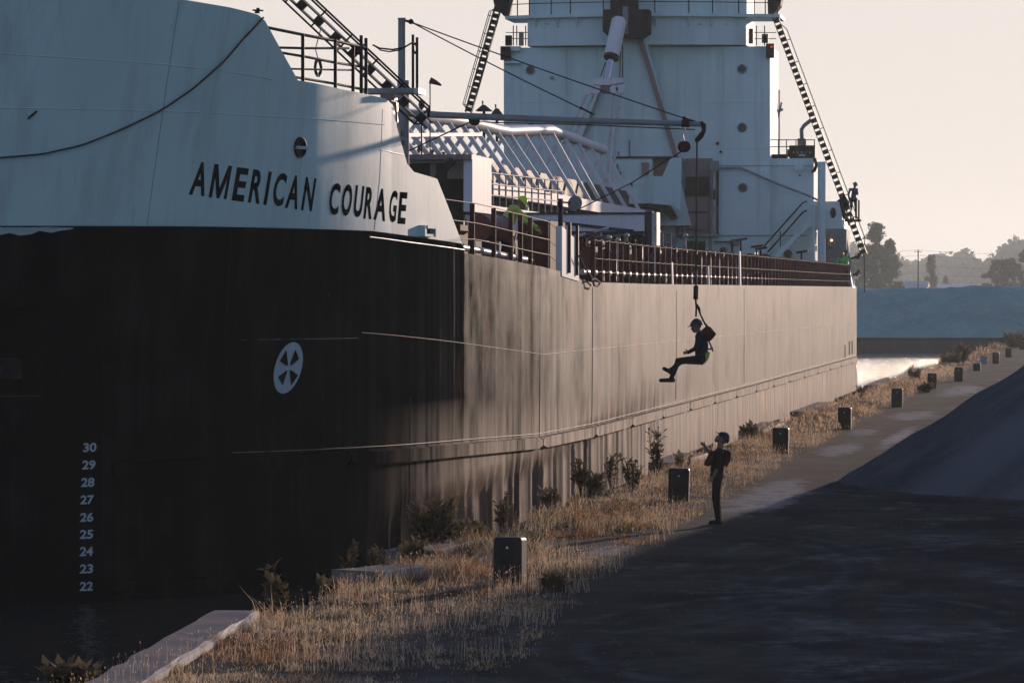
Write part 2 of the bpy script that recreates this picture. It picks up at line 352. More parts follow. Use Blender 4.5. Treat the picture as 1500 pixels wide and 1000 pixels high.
def np_mesh(name, verts, faces4=None, faces3=None, tint=None, smooth=False):
    """fast mesh from arrays"""
    me = bpy.data.meshes.new(name); me.vertices.add(len(verts)); me.vertices.foreach_set('co', np.asarray(verts, np.float32).ravel())
    idx, st, n = [], [], 0
    for fa, k in ((faces4, 4), (faces3, 3)):
        if fa is None or len(fa) == 0: continue
        fa = np.asarray(fa, np.int32); idx.append(fa.ravel()); st.append(n + np.arange(len(fa)) * k); n += fa.size
    idx = np.concatenate(idx); st = np.concatenate(st)
    me.loops.add(len(idx)); me.loops.foreach_set('vertex_index', idx); me.polygons.add(len(st)); me.polygons.foreach_set('loop_start', st.astype(np.int32))
    if smooth: me.polygons.foreach_set('use_smooth', np.ones(len(st), bool))
    if tint is not None:
        a = me.attributes.new('tint', 'FLOAT_COLOR', 'POINT'); t = np.ones((len(verts), 4), np.float32); t[:, :3] = tint; a.data.foreach_set('color', t.ravel())
    me.update(calc_edges=True); me.validate(); return me
_tab = rng.random((256, 256))
def vnoise(x, y):
    x = np.asarray(x, float); y = np.asarray(y, float); xi = np.floor(x).astype(int); yi = np.floor(y).astype(int); fx = x - xi; fy = y - yi
    fx = fx * fx * (3 - 2 * fx); fy = fy * fy * (3 - 2 * fy); g = lambda a, b: _tab[a % 256, b % 256]
    return (g(xi, yi) * (1 - fx) + g(xi + 1, yi) * fx) * (1 - fy) + (g(xi, yi + 1) * (1 - fx) + g(xi + 1, yi + 1) * fx) * fy
def fbm(x, y, o=4): return sum(vnoise(x * 2 ** k + 17 * k, y * 2 ** k + 31 * k) / 2 ** k for k in range(o)) / 1.9
def grid_mesh(name, xs, ys, zf, smooth=True):
    X, Y = np.meshgrid(xs, ys); Z = zf(X, Y); v = np.stack([X, Y, Z], -1).reshape(-1, 3); nx, ny = len(xs), len(ys)
    i = (np.arange(ny - 1)[:, None] * nx + np.arange(nx - 1)).ravel()
    return np_mesh(name, v, np.stack([i, i + 1, i + 1 + nx, i + nx], -1), smooth=smooth)

# ------------------------------------------------------------------ ground, quay, water
QX = -11.35
def edge_x(Y): return np.interp(Y, [55, 78, 101, 130, 146, 200, 480], [-7.0, -7.9, -8.35, -8.6, -8.75, -9.0, -9.0])
xs = np.concatenate([np.arange(QX, -2, .4), np.arange(-2, 12, 1.0), np.linspace(12, 600, 30)])
ys = np.concatenate([np.linspace(-60, 44, 12), np.arange(45, 130, .5), np.arange(130, 260, 1.5), np.linspace(260, 483, 60)])
def gz(X, Y):
    e = np.clip((edge_x(Y) - X) / 1.2, 0, 1)
    return e * .07 * fbm(X * .8, Y * .5) + .02 * (fbm(X * .7 + 5, Y * .25) - .5) * (1 - e)
me = grid_mesh('ground', xs, ys, gz); me.materials.append(M['ground']); link('ground', me, kind='structure')
b = MB(); b.quad((-9000, -300, -.95), (9000, -300, -.95), (9000, 483.5, -.95), (-9000, 483.5, -.95)); b.build('water', 'water', kind='structure')
b = MB(); b.quad((-9000, 484, .35), (9000, 484, .35), (9000, 12000, .35), (-9000, 12000, .35)); b.build('far_land', 'farland', kind='structure')

# quay wall with its cap blocks
qw = thing('quay_wall', 'rusty sheet pile quay wall topped with broken concrete cap blocks along the grass', 'quay wall', (QX, 60, -1))
b = MB(); pts = []
yy = 20.0; k = 0
while yy < 300:
    pts.append((QX - (.10 if k % 4 in (1, 2) else .30), yy)); yy += (.28 if k % 2 else .10) * 1.5; k += 1
for (a, c) in zip(pts, pts[1:]): b.quad((a[0], a[1], -2), (c[0], c[1], -2), (c[0], c[1], -.02), (a[0], a[1], -.02))
b.quad((QX - .15, 300, -2), (QX - .15, 483, -2), (QX - .15, 483, -.02), (QX - .15, 300, -.02))
b.build('sheet_piling', 'fender', qw)
def cap(p_in0, p_in1, wd=.85, h=.14, lab=None):
    """cap block: inner top edge from p_in0 to p_in1 (x, y)"""
    b = MB(); p = V(p_in0[0], p_in0[1], 0); q = V(p_in1[0], p_in1[1], 0); d = q - p; L = np.linalg.norm(d); d /= L; nrm = V(-d[1], d[0], 0)
    n = max(2, int(L / .8)); rows = []
    for i in range(n + 1):
        c = p + d * L * i / n; j = rng.normal(0, .012, 4)
        rows.append([c + V(0, 0, -.25), c + V(j[0], 0, h - .03 + j[1]), c + nrm * .04 + V(0, 0, h + j[1]), c + nrm * (wd + j[2]) + V(0, 0, h + j[3] * .5), c + nrm * wd + V(0, 0, -.35)])
    for i in range(n):
        for k in range(4): b.add([rows[i][k], rows[i][k + 1], rows[i + 1][k + 1], rows[i + 1][k]], [(0, 1, 2, 3)], 1 if k <= 1 else 0)
    b.add(rows[0], [(0, 1, 2, 3, 4)], 0); b.add(rows[-1], [(4, 3, 2, 1, 0)], 1)
    b.build('cap_block', ['concrete', 'capedge'], qw, **({'label': lab} if lab else {}))
def caps(px0, py0, px1, py1, wd=.85, lab=None):
    h_ = .22 if 500 < px0 < 700 else .14; a, c = at_z(px0, py0, h_), at_z(px1, py1, h_); cap(a[:2], c[:2], wd, h_, lab)
caps(150, 1034, 381, 893, .62, 'near cap block skewed off the quay line')
caps(556, 836, 622, 828, .8, 'short broken cap block with a pale end')
caps(640, 806, 716, 786, .9); caps(1000, 677, 1040, 663, .9, 'clear cap block beside the standing man')
for a, c in ((1118, 1150), (1190, 1226), (1290, 1318)):
    ya, yc = [434 + (1640 - v) * .3835 - 4 for v in (a, c)]; caps(a, ya, c, yc, .8)

# ------------------------------------------------------------------ the gravel stockpiles
def heap(name, cones, label, mat, step, noise_amp=.25, ext=3.0, base=0.0, group=None, kind=None, seed=0):
    x0 = min(c[0] - c[2] for c in cones) - ext; x1 = max(c[0] + c[2] for c in cones) + ext
    y0 = min(c[1] - c[2] for c in cones) - ext; y1 = max(c[1] + c[2] for c in cones) + ext
    def zf(X, Y):
        Z = np.full(X.shape, -5.0)
        wx = (fbm(X * .25 + seed, Y * .25) - .5) * (1.2 if base else .35)
        for (cx, cy, R, h) in cones:
            d = np.hypot(X - cx, Y - cy) + wx
            z = h * (1 - d / R); z = np.where(d < R * .12, h * .88 + (z - h * .88) * .35, z)
            a = np.arctan2(Y - cy, X - cx)
            z = z + (fbm(a * 7 + seed, d * .08) - .5) * noise_amp * 1.6 * np.clip(d / R * 2, 0, 1) + (fbm(X * 1.1, Y * 1.1 + seed) - .5) * noise_amp * .6
            Z = np.maximum(Z, z)
        return np.maximum(base + Z, base - .4)
    me = grid_mesh(name, np.arange(x0, x1, step), np.arange(y0, y1, step), zf); me.materials.append(M[mat])
    # drop the skirt below the ground
    bm = bmesh.new(); bm.from_mesh(me)
    bmesh.ops.delete(bm, geom=[f for f in bm.faces if max(v.co.z for v in f.verts) < base - .3], context='FACES'); bm.to_mesh(me); bm.free()
    cx, cy = cones[0][0], cones[0][1]; me.transform(Matrix.Translation((-cx, -cy, -base)))
    o = link(name, me, None, (cx, cy, base), label=label, category='gravel pile')
    if group: o['group'] = group
    return o
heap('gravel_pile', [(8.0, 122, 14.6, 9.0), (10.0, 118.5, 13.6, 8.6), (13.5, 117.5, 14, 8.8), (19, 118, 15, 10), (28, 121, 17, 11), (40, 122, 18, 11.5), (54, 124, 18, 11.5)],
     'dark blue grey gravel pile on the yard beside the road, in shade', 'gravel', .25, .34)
heap('gravel_pile', [(19, 172, 20, 13.5), (30, 176, 23, 15), (46, 178, 24, 15.5), (64, 180, 24, 15.5)], 'big unseen gravel pile behind the shaded one, added to shade the yard', 'gravel', 1.0, .5)  # out of view, added to keep the foreground yard in shadow

# ------------------------------------------------------------------ ship: hull surface
CLX = -23.6
def pt_s(px, s):
    Z = F / s; x = (px - 750) / s
    return (x * math.cos(TH) - Z * math.sin(TH), Z * math.cos(TH) + x * math.sin(TH))
nodes = [(-23.6, 84.45), (-23.2, 84.50)] + [pt_s(*a) for a in ((-330, 86.3), (-200, 85.9), (-60, 85.2), (60, 84.4), (165, 83.5), (300, 82.0), (400, 80.4), (470, 78.9), (540, 76.8), (600, 74.4), (680, 70.3), (790, 63.7))]
nodes += [(-13.25, 260.2), (-13.9, 266.5), (-16.0, 272.5), (-19.5, 276.0), (-23.6, 277.0)]
def smooth_plan(P, k0, k1, n=8):
    P = np.array(P); out = [P[i] for i in range(k0)]
    for i in range(k0, k1):
        a, b_, c, d = P[max(i - 1, 0)], P[i], P[i + 1], P[i + 2]
        for u in np.arange(n) / n: out.append(.5 * (2 * b_ + (c - a) * u + (2 * a - 5 * b_ + 4 * c - d) * u * u + (3 * b_ - a - 3 * c + d) * u ** 3))
    return np.array(out + [P[i] for i in range(k1, len(P))])
NP = smooth_plan(nodes, 2, 12); seg = np.linalg.norm(np.diff(NP, axis=0), axis=1); TT = np.concatenate([[0], np.cumsum(seg)])
def plan(t): return np.interp(t, TT, NP[:, 0]), np.interp(t, TT, NP[:, 1])
def tang(t):
    a, b_ = plan(np.clip(t - .8, 0, TT[-1])), plan(np.clip(t + .8, 0, TT[-1])); dx, dy = b_[0] - a[0], b_[1] - a[1]; L = np.hypot(dx, dy)
    return dx / L, dy / L
def flare(t):
    tx, ty = tang(t); ang = np.degrees(np.arctan2(tx, ty)); return .20 * np.clip((ang - 6) / 28, 0, 1)
def hull_pt(t, z, off=0.0):
    x, y = plan(t); tx, ty = tang(t); e = flare(t) * np.maximum(0, z - 3.6) + off
    return np.stack([x + ty * e, y - tx * e, z + 0 * x], -1)
_tg = np.linspace(0, TT[-4] + 3, 4000)
def hull_at(px, py):
    """(t, z) of the hull surface seen at a pixel of the photograph"""
    z = 4.0
    for _ in range(12):
        P = hull_pt(_tg, np.full_like(_tg, z)) - C0; X = 750 + F * (P @ RT) / (P @ FW)
        i = np.argmax(X > px) if (X > px).any() else len(X) - 1
        t = np.interp(px, X[:i + 1][-5:], _tg[:i + 1][-5:]) if i > 4 else _tg[i]
        p = hull_pt(np.array(t), np.array(z)); d = (p - C0) @ FW
        z = z + (proj(p)[1] - py) * d / F
    return float(t), float(z)
def tz(pts): return np.array([hull_at(*p) for p in pts])
SH = thing('cargo_ship', 'long lake freighter with black hull, white bow bearing its name and white deckhouse aft', 'ship', (CLX, 175, -.95))
kp = tz([(-300, 331), (0, 331), (260, 331.5), (440, 335), (545, 338.5), (600, 346), (676, 357)])
kd = tz([(683, 371), (730, 378), (820, 397), (864, 413), (960, 416), (1250, 420)])
def z_top(t):
    return np.where(t <= kp[-1, 0] + .3, np.interp(t, kp[:, 0], kp[:, 1]), np.interp(t, kd[:, 0], kd[:, 1]))
zc = np.concatenate([np.arange(-1.6, 1.5, .2), [1.8, 2.2, 2.67, 3.2, 3.7, 4.23]])
t62 = hull_at(62, 500)[0]
ts = np.unique(np.round(np.concatenate([np.arange(0, TT[-5] * 0 + 70, .15), np.arange(70, TT[-1], 1.2), [TT[-1]], TT, [t62, kp[-1, 0] + .29, kp[-1, 0] + .32]]), 4))
ra, rb = hull_at(520, 760), hull_at(830, 640)
def rib(t, z):
    zr = ra[1] + (rb[1] - ra[1]) * (t - ra[0]) / (rb[0] - ra[0])
    f = np.clip((zr - z) / .35, 0, 1) * np.clip((t - ra[0] + 3) / 2, 0, 1) * np.clip(1 - (t - rb[0]) / 45, .12, 1)
    dent = np.abs(np.sin(PI * (t + .25 * np.sin(t * 1.7)) / 1.36)) ** .8
    big = .025 * (fbm(t * .35, z * .5 + 9) - .5) * np.clip((t - 16) / 6, 0, 1)
    return -.10 * f * dent + big
def hull_half(mirror=False):
    Tm, Zm = np.meshgrid(ts, zc, indexing='ij'); zt = z_top(ts)
    Tm = np.concatenate([Tm, ts[:, None]], 1); Zm = np.concatenate([Zm, zt[:, None]], 1)
    P = hull_pt(Tm.ravel(), Zm.ravel(), 0 if mirror else rib(Tm.ravel(), Zm.ravel()))
    if mirror: P[:, 0] = 2 * CLX - P[:, 0]
    nr = Tm.shape[1]; q = []
    for i in range(len(ts) - 1):
        for k in range(nr - 1):
            if not mirror and ts[i + 1] <= t62 + 1e-3 and k >= nr - 5 and k < nr - 2: continue
            q.append((i * nr + k, (i + 1) * nr + k, (i + 1) * nr + k + 1, i * nr + k + 1))
    return P, np.array(q)
P1, q1 = hull_half(); P2, q2 = hull_half(True)
me = np_mesh('hull', np.concatenate([P1, P2]) - np.array(SH.location), np.concatenate([q1, q2[:, ::-1] + len(P1)]), smooth=True)
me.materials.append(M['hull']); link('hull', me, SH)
# anchor pocket
pk = part('anchor_pocket', SH)
b = MB(); tp = np.linspace(max(0, t62 - 1.6), t62, 6)
for a, c in zip(tp, tp[1:]):
    b.quad(hull_pt(a, 2.67, -.9), hull_pt(c, 2.67, -.9), hull_pt(c, 4.23, -.9), hull_pt(a, 4.23, -.9))
    for zz in (2.67, 4.23): b.quad(hull_pt(a, zz), hull_pt(c, zz), hull_pt(c, zz, -.9), hull_pt(a, zz, -.9), 1 if zz < 3 else 0)
for a in (tp[0], tp[-1]): b.quad(hull_pt(a, 2.67), hull_pt(a, 4.23), hull_pt(a, 4.23, -.9), hull_pt(a, 2.67, -.9))
b.build('pocket_lining', ['void', 'fender'], pk)
b = MB(); tm = t62 - .95
b.tube([hull_pt(tm, 4.1, -.75), hull_pt(tm, 3.0, -.25)], .14, 10); b.bar(hull_pt(tm - .7, 3.15, -.2), hull_pt(tm + .6, 3.15, -.2), .22, .35); b.build('anchor', 'dark', pk)
# white forecastle plating with the sweep of its top edge
top_px = [(-330, -90), (0, -54), (270, 0), (378, 22), (388, 31), (436, 118), (500, 131), (565, 145), (574, 160), (586, 205), (596, 240), (606, 252), (640, 262), (678, 361)]
kt = tz(top_px)
tb = np.unique(np.concatenate([np.linspace(0, kt[-1, 0], 130), kt[:, 0], TT[TT < kt[-1, 0]], kt[-1:, 0]]))
tb = tb[tb >= 0]
b = MB(); rows = 7
ztb = np.interp(tb, kt[:, 0], kt[:, 1]); zpb = np.minimum(np.interp(tb, kp[:, 0], kp[:, 1]) + .004, ztb)
for sgn in (0, 1):
    vs, fs = [], []
    for o in (.006, -.10):
        for t, z0, z1 in zip(tb, zpb, ztb):
            for k in range(rows):
                p = hull_pt(t, z0 + (z1 - z0) * k / (rows - 1), o)
                if sgn: p[0] = 2 * CLX - p[0]
                vs.append(p)
    n = len(tb) * rows
    for i in range(len(tb) - 1):
        for k in range(rows - 1):
            a = i * rows + k; fs.append((a, a + rows, a + rows + 1, a + 1)); fs.append((n + a, n + a + 1, n + a + rows + 1, n + a + rows))
        a = i * rows + rows - 1; fs.append((a, a + rows, n + a + rows, n + a))
    a = (len(tb) - 1) * rows
    for k in range(rows - 1): fs.append((a + k, n + a + k, n + a + k + 1, a + k + 1))
    b.add(vs, fs, 0, True)
fc = b.build('forecastle_plating', 'bow_white', SH)
mod = fc.modifiers.new('split', 'EDGE_SPLIT'); mod.split_angle = math.radians(35)
def hstrip(path, w_=.03, proud=.014, name='weld_bead', mat='edge', step=.6):
    k = tz(path); t = np.unique(np.concatenate([np.arange(k[0, 0], k[-1, 0], step), k[:, 0]])); z = np.interp(t, k[:, 0], k[:, 1])
    b = MB(); b.tube([hull_pt(a, c, proud * .4) for a, c in zip(t, z)], w_ / 2, 5); return b.build(name, mat, SH)
def vstrip(path, w_=.03, name='weld_bead', mat='edge'):
    k = tz(path); b = MB(); n = 12; c = np.linspace(0, len(k) - 1, n); t = np.interp(c, np.arange(len(k)), k[:, 0]); z = np.interp(c, np.arange(len(k)), k[:, 1])
    b.tube([hull_pt(a, d, .002) for a, d in zip(t, z)], w_ / 2, 5); return b.build(name, mat, SH)
hstrip([(64, 499), (300, 498), (524, 495)], .010, mat='grey'); hstrip([(530, 487), (660, 500), (795, 519), (1000, 498), (1252, 473)], .013)
hstrip([(541, 347), (600, 355), (680, 366)], .030, .02, 'rubbing_bead', 'pipe')
hstrip([(-300, 150), (0, 158), (238, 163), (380, 170), (562, 183)], .022, mat='bow_white'); hstrip([(-300, 60), (0, 79), (245, 95), (400, 117)], .022, mat='bow_white')
hstrip([(556, 219), (590, 227)], .022, mat='pipe')
vstrip([(262, 3), (240, 150), (215, 330)], .018, mat='grey'); vstrip([(560, 160), (556, 260), (548, 337)], .018, mat='grey')
vstrip([(791, 395), (791, 520), (790, 645)], .014); vstrip([(868, 420), (868, 520), (867, 620)], .014, mat='dark'); vstrip([(601, 580), (600, 700), (598, 800)], .02, mat='fender')
vstrip([(1019 - 28, 425), (991, 500), (990, 585)], .014); vstrip([(1090, 424), (1090, 500), (1090, 560)], .014)
# rub rail: top edge in the photograph, one fender bar after the other
rr = tz([(160, 677), (340, 668), (480, 662), (600, 655), (669, 649), (789, 639), (867, 624), (960, 600), (1100, 564), (1253, 522)])
def fender_bar(t0, t1, zk, h=.27, th=.10):
    b = MB(); t = np.unique(np.concatenate([np.arange(t0, t1, .7), [t1, t0]])); ring = []
    for i, a in enumerate(t):
        z = np.interp(a, zk[:, 0], zk[:, 1]); c = .0 if 0 < i < len(t) - 1 else .07
        ring.append([hull_pt(a, z, 0), hull_pt(a, z - .02 - c, th), hull_pt(a, z - h + c, th), hull_pt(a, z - h, 0)])
    for r0, r1 in zip(ring, ring[1:]):
        for k in range(3): b.add([r0[k], r1[k], r1[k + 1], r0[k + 1]], [(0, 1, 2, 3)])
    for r in (ring[0], ring[-1]): b.add(r, [(0, 1, 2, 3)])
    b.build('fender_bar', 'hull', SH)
brk = [hull_at(p, 650)[0] for p in (160, 507, 790, 867, 921, 966)]
while brk[-1] + 10 < rr[-1, 0]: brk.append(brk[-1] + 9.6)
brk.append(rr[-1, 0])
for a, c in zip(brk, brk[1:]): fender_bar(a + .06, c - .06, rr)
k = rr[:, 1] + .065; b = MB(); t = np.arange(rr[1, 0], rr[-1, 0], 1.0)
b.tube([hull_pt(a, np.interp(a, rr[:, 0], k), .015) for a in t], .009, 6); b.build('rubbing_bead', 'edge', SH)
lowk = tz([(165, 851), (300, 844), (400, 838), (607, 820), (700, 800)])
for a, c in ((165, 405), (409, 690)): fender_bar(hull_at(a, 840)[0], hull_at(c, 820)[0], lowk, .24, .06)
# scupper slots near the stern
for px, y0, y1 in ((1238, 505, 524), (1244.5, 500, 519), (1248.5, 499, 518)):
    b = MB(); a, c = hull_at(px - .7, y0), hull_at(px + .7, y1)
    b.prism([hull_pt(a[0], a[1], .012), hull_pt(c[0], a[1], .012), hull_pt(c[0], c[1], .012), hull_pt(a[0], c[1], .012)], (-.05, 0, 0)); b.build('scupper', 'void', SH)
# name letters, draft numbers and the thruster symbol, painted on the plating
def refine(v, f):
    bm = bmesh.new(); vv = [bm.verts.new((*p, 0)) for p in v]
    for q in f:
        try: bm.faces.new([vv[i] for i in q])
        except ValueError: pass
    bmesh.ops.triangulate(bm, faces=bm.faces)
    for _ in range(4):
        ed = [e for e in bm.edges if e.calc_length() > .16]
        if not ed: break
        bmesh.ops.subdivide_edges(bm, edges=ed, cuts=1); bmesh.ops.triangulate(bm, faces=bm.faces)
    bm.verts.index_update(); v = np.array([x.co[:2] for x in bm.verts]); f = [tuple(x.index for x in q.verts) for q in bm.faces]; bm.free(); return v, f
def glyph(ch, bold=.02):
    if ch == 'M':
        P_ = [(0, 0), (.17, 0), (.17, 1), (0, 1), (.17, .58), (.42, 0), (.5, 0), (.5, .30), (.22, 1), (.58, 0), (.83, .58), (.83, 1), (.78, 1), (.83, 0), (1, 0), (1, 1)]
        F_ = [(0, 1, 4, 2, 3), (2, 4, 5, 7, 8), (5, 6, 7), (6, 9, 7), (9, 10, 11, 12, 7), (13, 14, 15, 11, 10)]
        return refine(np.array(P_, float), F_)
    cu = bpy.data.curves.new('g', 'FONT'); cu.body = ch; cu.offset = bold; cu.resolution_u = 4
    o = bpy.data.objects.new('g', cu); COL.objects.link(o); dg = bpy.context.evaluated_depsgraph_get(); dg.update()
    me = bpy.data.meshes.new_from_object(o.evaluated_get(dg)); v = np.array([x.co[:2] for x in me.vertices]); f = [tuple(p.vertices) for p in me.polygons]
    bpy.data.objects.remove(o); bpy.data.meshes.remove(me); bpy.data.curves.remove(cu)
    v = (v - v.min(0)) / (v.max(0) - v.min(0))
    return refine(v, f)
def stencil(ch, bl, br, tr, tl, name, mat, parent, bold=.02, off=.0088, **tg):
    v, f = glyph(ch, bold); k = tz([bl, br, tr, tl]); u, w_ = v[:, :1], v[:, 1:]
    T = (1 - u) * (1 - w_) * k[0] + u * (1 - w_) * k[1] + u * w_ * k[2] + (1 - u) * w_ * k[3]
    b = MB(); b.add(hull_pt(T[:, 0], T[:, 1], off), f); return b.build(name, mat, parent, **tg)
nm = part('name_lettering', SH)
def letters(txt, boxes, ox, oy, s, hgt, sh0, sh1):
    n = len(boxes)
    for i, (ch, (x0, y0, x1, y1)) in enumerate(zip(txt, boxes)):
        sh = sh0 + (sh1 - sh0) * i / (n - 1); g = lambda x, y: (ox + x / s, oy + y / s)
        stencil(ch, g(x0, y0), g(x1, y1), g(x1 + sh, y1 - hgt), g(x0 + sh, y0 - hgt), 'letter', 'letter', nm, {'I': 0, 'M': .012}.get(ch, .03))
letters('AMERICAN', [(108, 512, 265, 528), (307, 538, 485, 560), (535, 570, 655, 585), (698, 590, 815, 607), (852, 612, 885, 618), (930, 622, 1045, 634), (1065, 645, 1192, 662), (1228, 667, 1335, 682)], 260, 210, 6.818, 332, 60, 50)
letters('COURAGE', [(228, 484, 312, 494), (335, 494, 418, 503), (440, 505, 512, 514), (530, 520, 598, 526), (614, 528, 712, 544), (738, 548, 800, 554), (817, 563, 882, 568)], 440, 230, 5.769, 268, 30, 22)
dm = part('draft_marks', SH)
for num, cx, cy in ((30, 131, 655), (29, 129.5, 680.5), (28, 128, 706), (27, 127, 731.5), (26, 126.5, 757), (25, 126, 782), (24, 126, 807), (23, 126, 832.5), (22, 126, 858)):
    stencil(str(num), (cx - 10, cy + 7), (cx + 9.4, cy + 6.4), (cx + 10.4, cy - 7), (cx - 9, cy - 6.4), 'draft_number', 'mark', dm, .03)
em = part('thruster_symbol', SH)
g8 = lambda x, y: (380 + x / 8.34, 480 + y / 8.34)
b = MB(); ring = [g8(343 + 176 * math.cos(a) + 33 * math.sin(a), 488 - 65 * math.cos(a) * .9 - 308 * math.sin(a)) for a in np.linspace(0, 2 * PI, 40, endpoint=False)]
k = tz(ring); kc = hull_at(*g8(343, 488)); b.add([hull_pt(*kc, .016)] + [hull_pt(a, z, .016) for a, z in k], [(0, 1 + i, 1 + (i + 1) % 40) for i in range(40)]); b.build('white_disc', 'mark', em)
for wd in ([(313, 268), (333, 445), (320, 466), (233, 405)], [(422, 266), (470, 378), (372, 462), (360, 440)], [(318, 515), (322, 540), (268, 700), (212, 598)], [(352, 530), (366, 512), (456, 577), (372, 704)]):
    k = tz([g8(*p) for p in wd]); b = MB(); b.add([hull_pt(a, z, .030) for a, z in k], [(0, 1, 2, 3)]); b.build('black_wedge', 'letter', em)
b = MB(); up_ = [(-20, 331), (0, 333), (20, 332.6), (45, 333), (70, 332.4), (100, 333.4), (108, 334)]; lo_ = [(104, 336), (88, 338), (74, 341), (60, 337), (46, 343), (28, 345), (12, 341), (0, 344), (-20, 340)]
k = tz(up_ + lo_); kc = hull_at(44, 336); b.add([hull_pt(kc[0], kc[1], .012)] + [hull_pt(a, z, .012) for a, z in k], [(0, 1 + i, 1 + (i + 1) % len(k)) for i in range(len(k))]); b.build('paint_scrape', 'mark', SH)
for px in (150, 330, 470): vstrip([(px + 8, 345), (px + 3, 550), (px, 800)], .010, mat='dark')
# mooring openings in the bow plating
mo = part('mooring_eye', SH)
b = MB(); k = tz([(438 + 7.5 * math.cos(a), 216 - 13.5 * math.sin(a)) for a in np.linspace(0, 2 * PI, 20, endpoint=False)]); kc = hull_at(438, 216)
b.add([hull_pt(*kc, .02)] + [hull_pt(a, z, .02) for a, z in k], [(0, 1 + i, 1 + (i + 1) % 20) for i in range(20)]); b.build('dark_opening', 'void', mo)
b = MB(); b.tube([hull_pt(a, z, .03) for a, z in np.vstack([k, k[:1]])], .025, 6); b.build('rim', 'dark', mo)
b = MB(); a, c = hull_at(430, 216), hull_at(446.5, 217); b.bar(hull_pt(*a, .05), hull_pt(*c, .05), .06, .055); b.build('cross_bar', 'mark', mo)
fl = part('fairlead', SH)
a, c = hull_at(612.5, 346), hull_at(630, 331)
for nm_, (t0, z0, t1, z1, o) in {'jamb': (a[0], a[1], a[0] + .18, c[1], .14), 'lintel': (a[0] + .18, c[1] - .06, c[0] - .12, c[1], .16), 'sill': (a[0] + .18, a[1], c[0] - .12, a[1] + .05, .12), 'jamb_end': (c[0] - .12, a[1], c[0], c[1], .14)}.items():
    b = MB(); b.hexa([hull_pt(t0, z0, .0), hull_pt(t1, z0, .0), hull_pt(t1, z0, o), hull_pt(t0, z0, o), hull_pt(t0, z1, 0), hull_pt(t1, z1, 0), hull_pt(t1, z1, o), hull_pt(t0, z1, o)]); b.build(nm_, 'bow_white', fl)
b = MB(); b.quad(*[hull_pt(t, z, .02) for t, z in ((a[0] + .18, a[1] + .05), (c[0] - .12, a[1] + .05), (c[0] - .12, c[1] - .06), (a[0] + .18, c[1] - .06))]); b.build('dark_opening', 'void', fl)
for px, py, r in ((422, 430, .02), (57, 165, .02)):
    pass
b = MB(); a = hull_at(421 + 60, 432); b.tube([hull_pt(*a, 0), hull_pt(*a, .02)], .03, 10); b.build('drain_pipe', 'dark', SH)
b = MB(); a, c = hull_at(40, 174), hull_at(53, 163); b.bar(hull_pt(*a, .02), hull_pt(*c, .02), .05, .03); b.build('pad_eye', 'dark', SH)

# ------------------------------------------------------------------ ship: decks
DZ = 4.86
b = MB(); td = np.arange(kp[-1, 0] - 1, TT[-1], 2.0); L = hull_pt(td, np.full_like(td, 1), -.12)
for i in range(len(td) - 1):
    z0, z1 = max(DZ, z_top(td[i])) - .06, max(DZ, z_top(td[i + 1])) - .06
    b.quad((L[i, 0], L[i, 1], z0), (L[i + 1, 0], L[i + 1, 1], z1), (2 * CLX - L[i + 1, 0], L[i + 1, 1], z1), (2 * CLX - L[i, 0], L[i, 1], z0))
b.build('main_deck', 'red', SH)
b = MB(); tf = np.linspace(0.1, kt[7, 0], 30); zf_ = np.interp(tf, kt[:, 0], np.minimum(kt[:, 1], 8.15)) - .12; zf_ = np.minimum(zf_, 8.05)
Lf = hull_pt(tf, zf_, -.12)
for i in range(29): b.quad(Lf[i], Lf[i + 1], (2 * CLX - Lf[i + 1, 0], Lf[i + 1, 1], Lf[i + 1, 2]), (2 * CLX - Lf[i, 0], Lf[i, 1], Lf[i, 2]))
b.build('forecastle_deck', 'red', SH)
b = MB(); e = Lf[-1]; b.box((e[0] - .1, e[1] - .25, 4.9), (2 * CLX - e[0] + .1, e[1] - .1, e[2] - .03)); b.build('forecastle_bulkhead', 'house_white', SH)
# hatch coamings along the deck
Yh = 132.0; hc = part('hatch_row', SH)
while Yh < 236:
    b = MB(); b.box((-30.5, Yh, DZ - .1), (-17.2, Yh + 3.0, DZ + 1.25)); b.box((-30.7, Yh - .1, DZ + 1.25), (-17.0, Yh + 3.1, DZ + 1.4)); b.build('hatch_cover', 'red', hc); Yh += 4.6

# ------------------------------------------------------------------ ship: railings
rl = part('deck_railing', SH)
sm = MB(); sm.box((-.045, -.03, -.06), (.045, .03, 1.1))
def stan(p, hgt, name='stanchion', wd=.085, parent=rl, mat='red'):
    b = MB(); b.box((p[0] - wd / 2, p[1] - .03, p[2] - .06), (p[0] + wd / 2, p[1] + .03, p[2] + hgt)); return b.build(name, mat, parent)
t0 = hull_at(874, 414)[0]; t1 = hull_at(1249, 420)[0]; st_t = np.arange(t0, t1, 1.86)
proto = None; sb = []
for t in st_t:
    z = float(z_top(t)); p = hull_pt(t, z, -.10)
    if proto is None:
        b = MB(); b.box((p[0] - .060, p[1] - .02, p[2] - .08), (p[0] + .060, p[1] + .02, p[2] + 1.12)); proto = b.build('stanchion', 'red', rl); pp = p
    else:
        o = proto.copy(); COL.objects.link(o); o.parent = rl; o.location = tuple(p - pp)
    sb.append(p)
for hgt, sag in ((1.10, .035), (.62, .02), (.28, .02)):
    pts = []
    for a, c in zip(sb, sb[1:]):
        for f in (0, .25, .5, .75): pts.append(a + (c - a) * f + V(0.05, 0, hgt - sag * 4 * f * (1 - f)))
    b = MB(); b.tube(pts, .007, 4); b.build('rail_wire', 'railwire', rl)
b = MB(); b.tube([p + V(-.28, 0, .26) for p in sb], .075, 8); b.build('deck_pipe', 'pipe', rl)
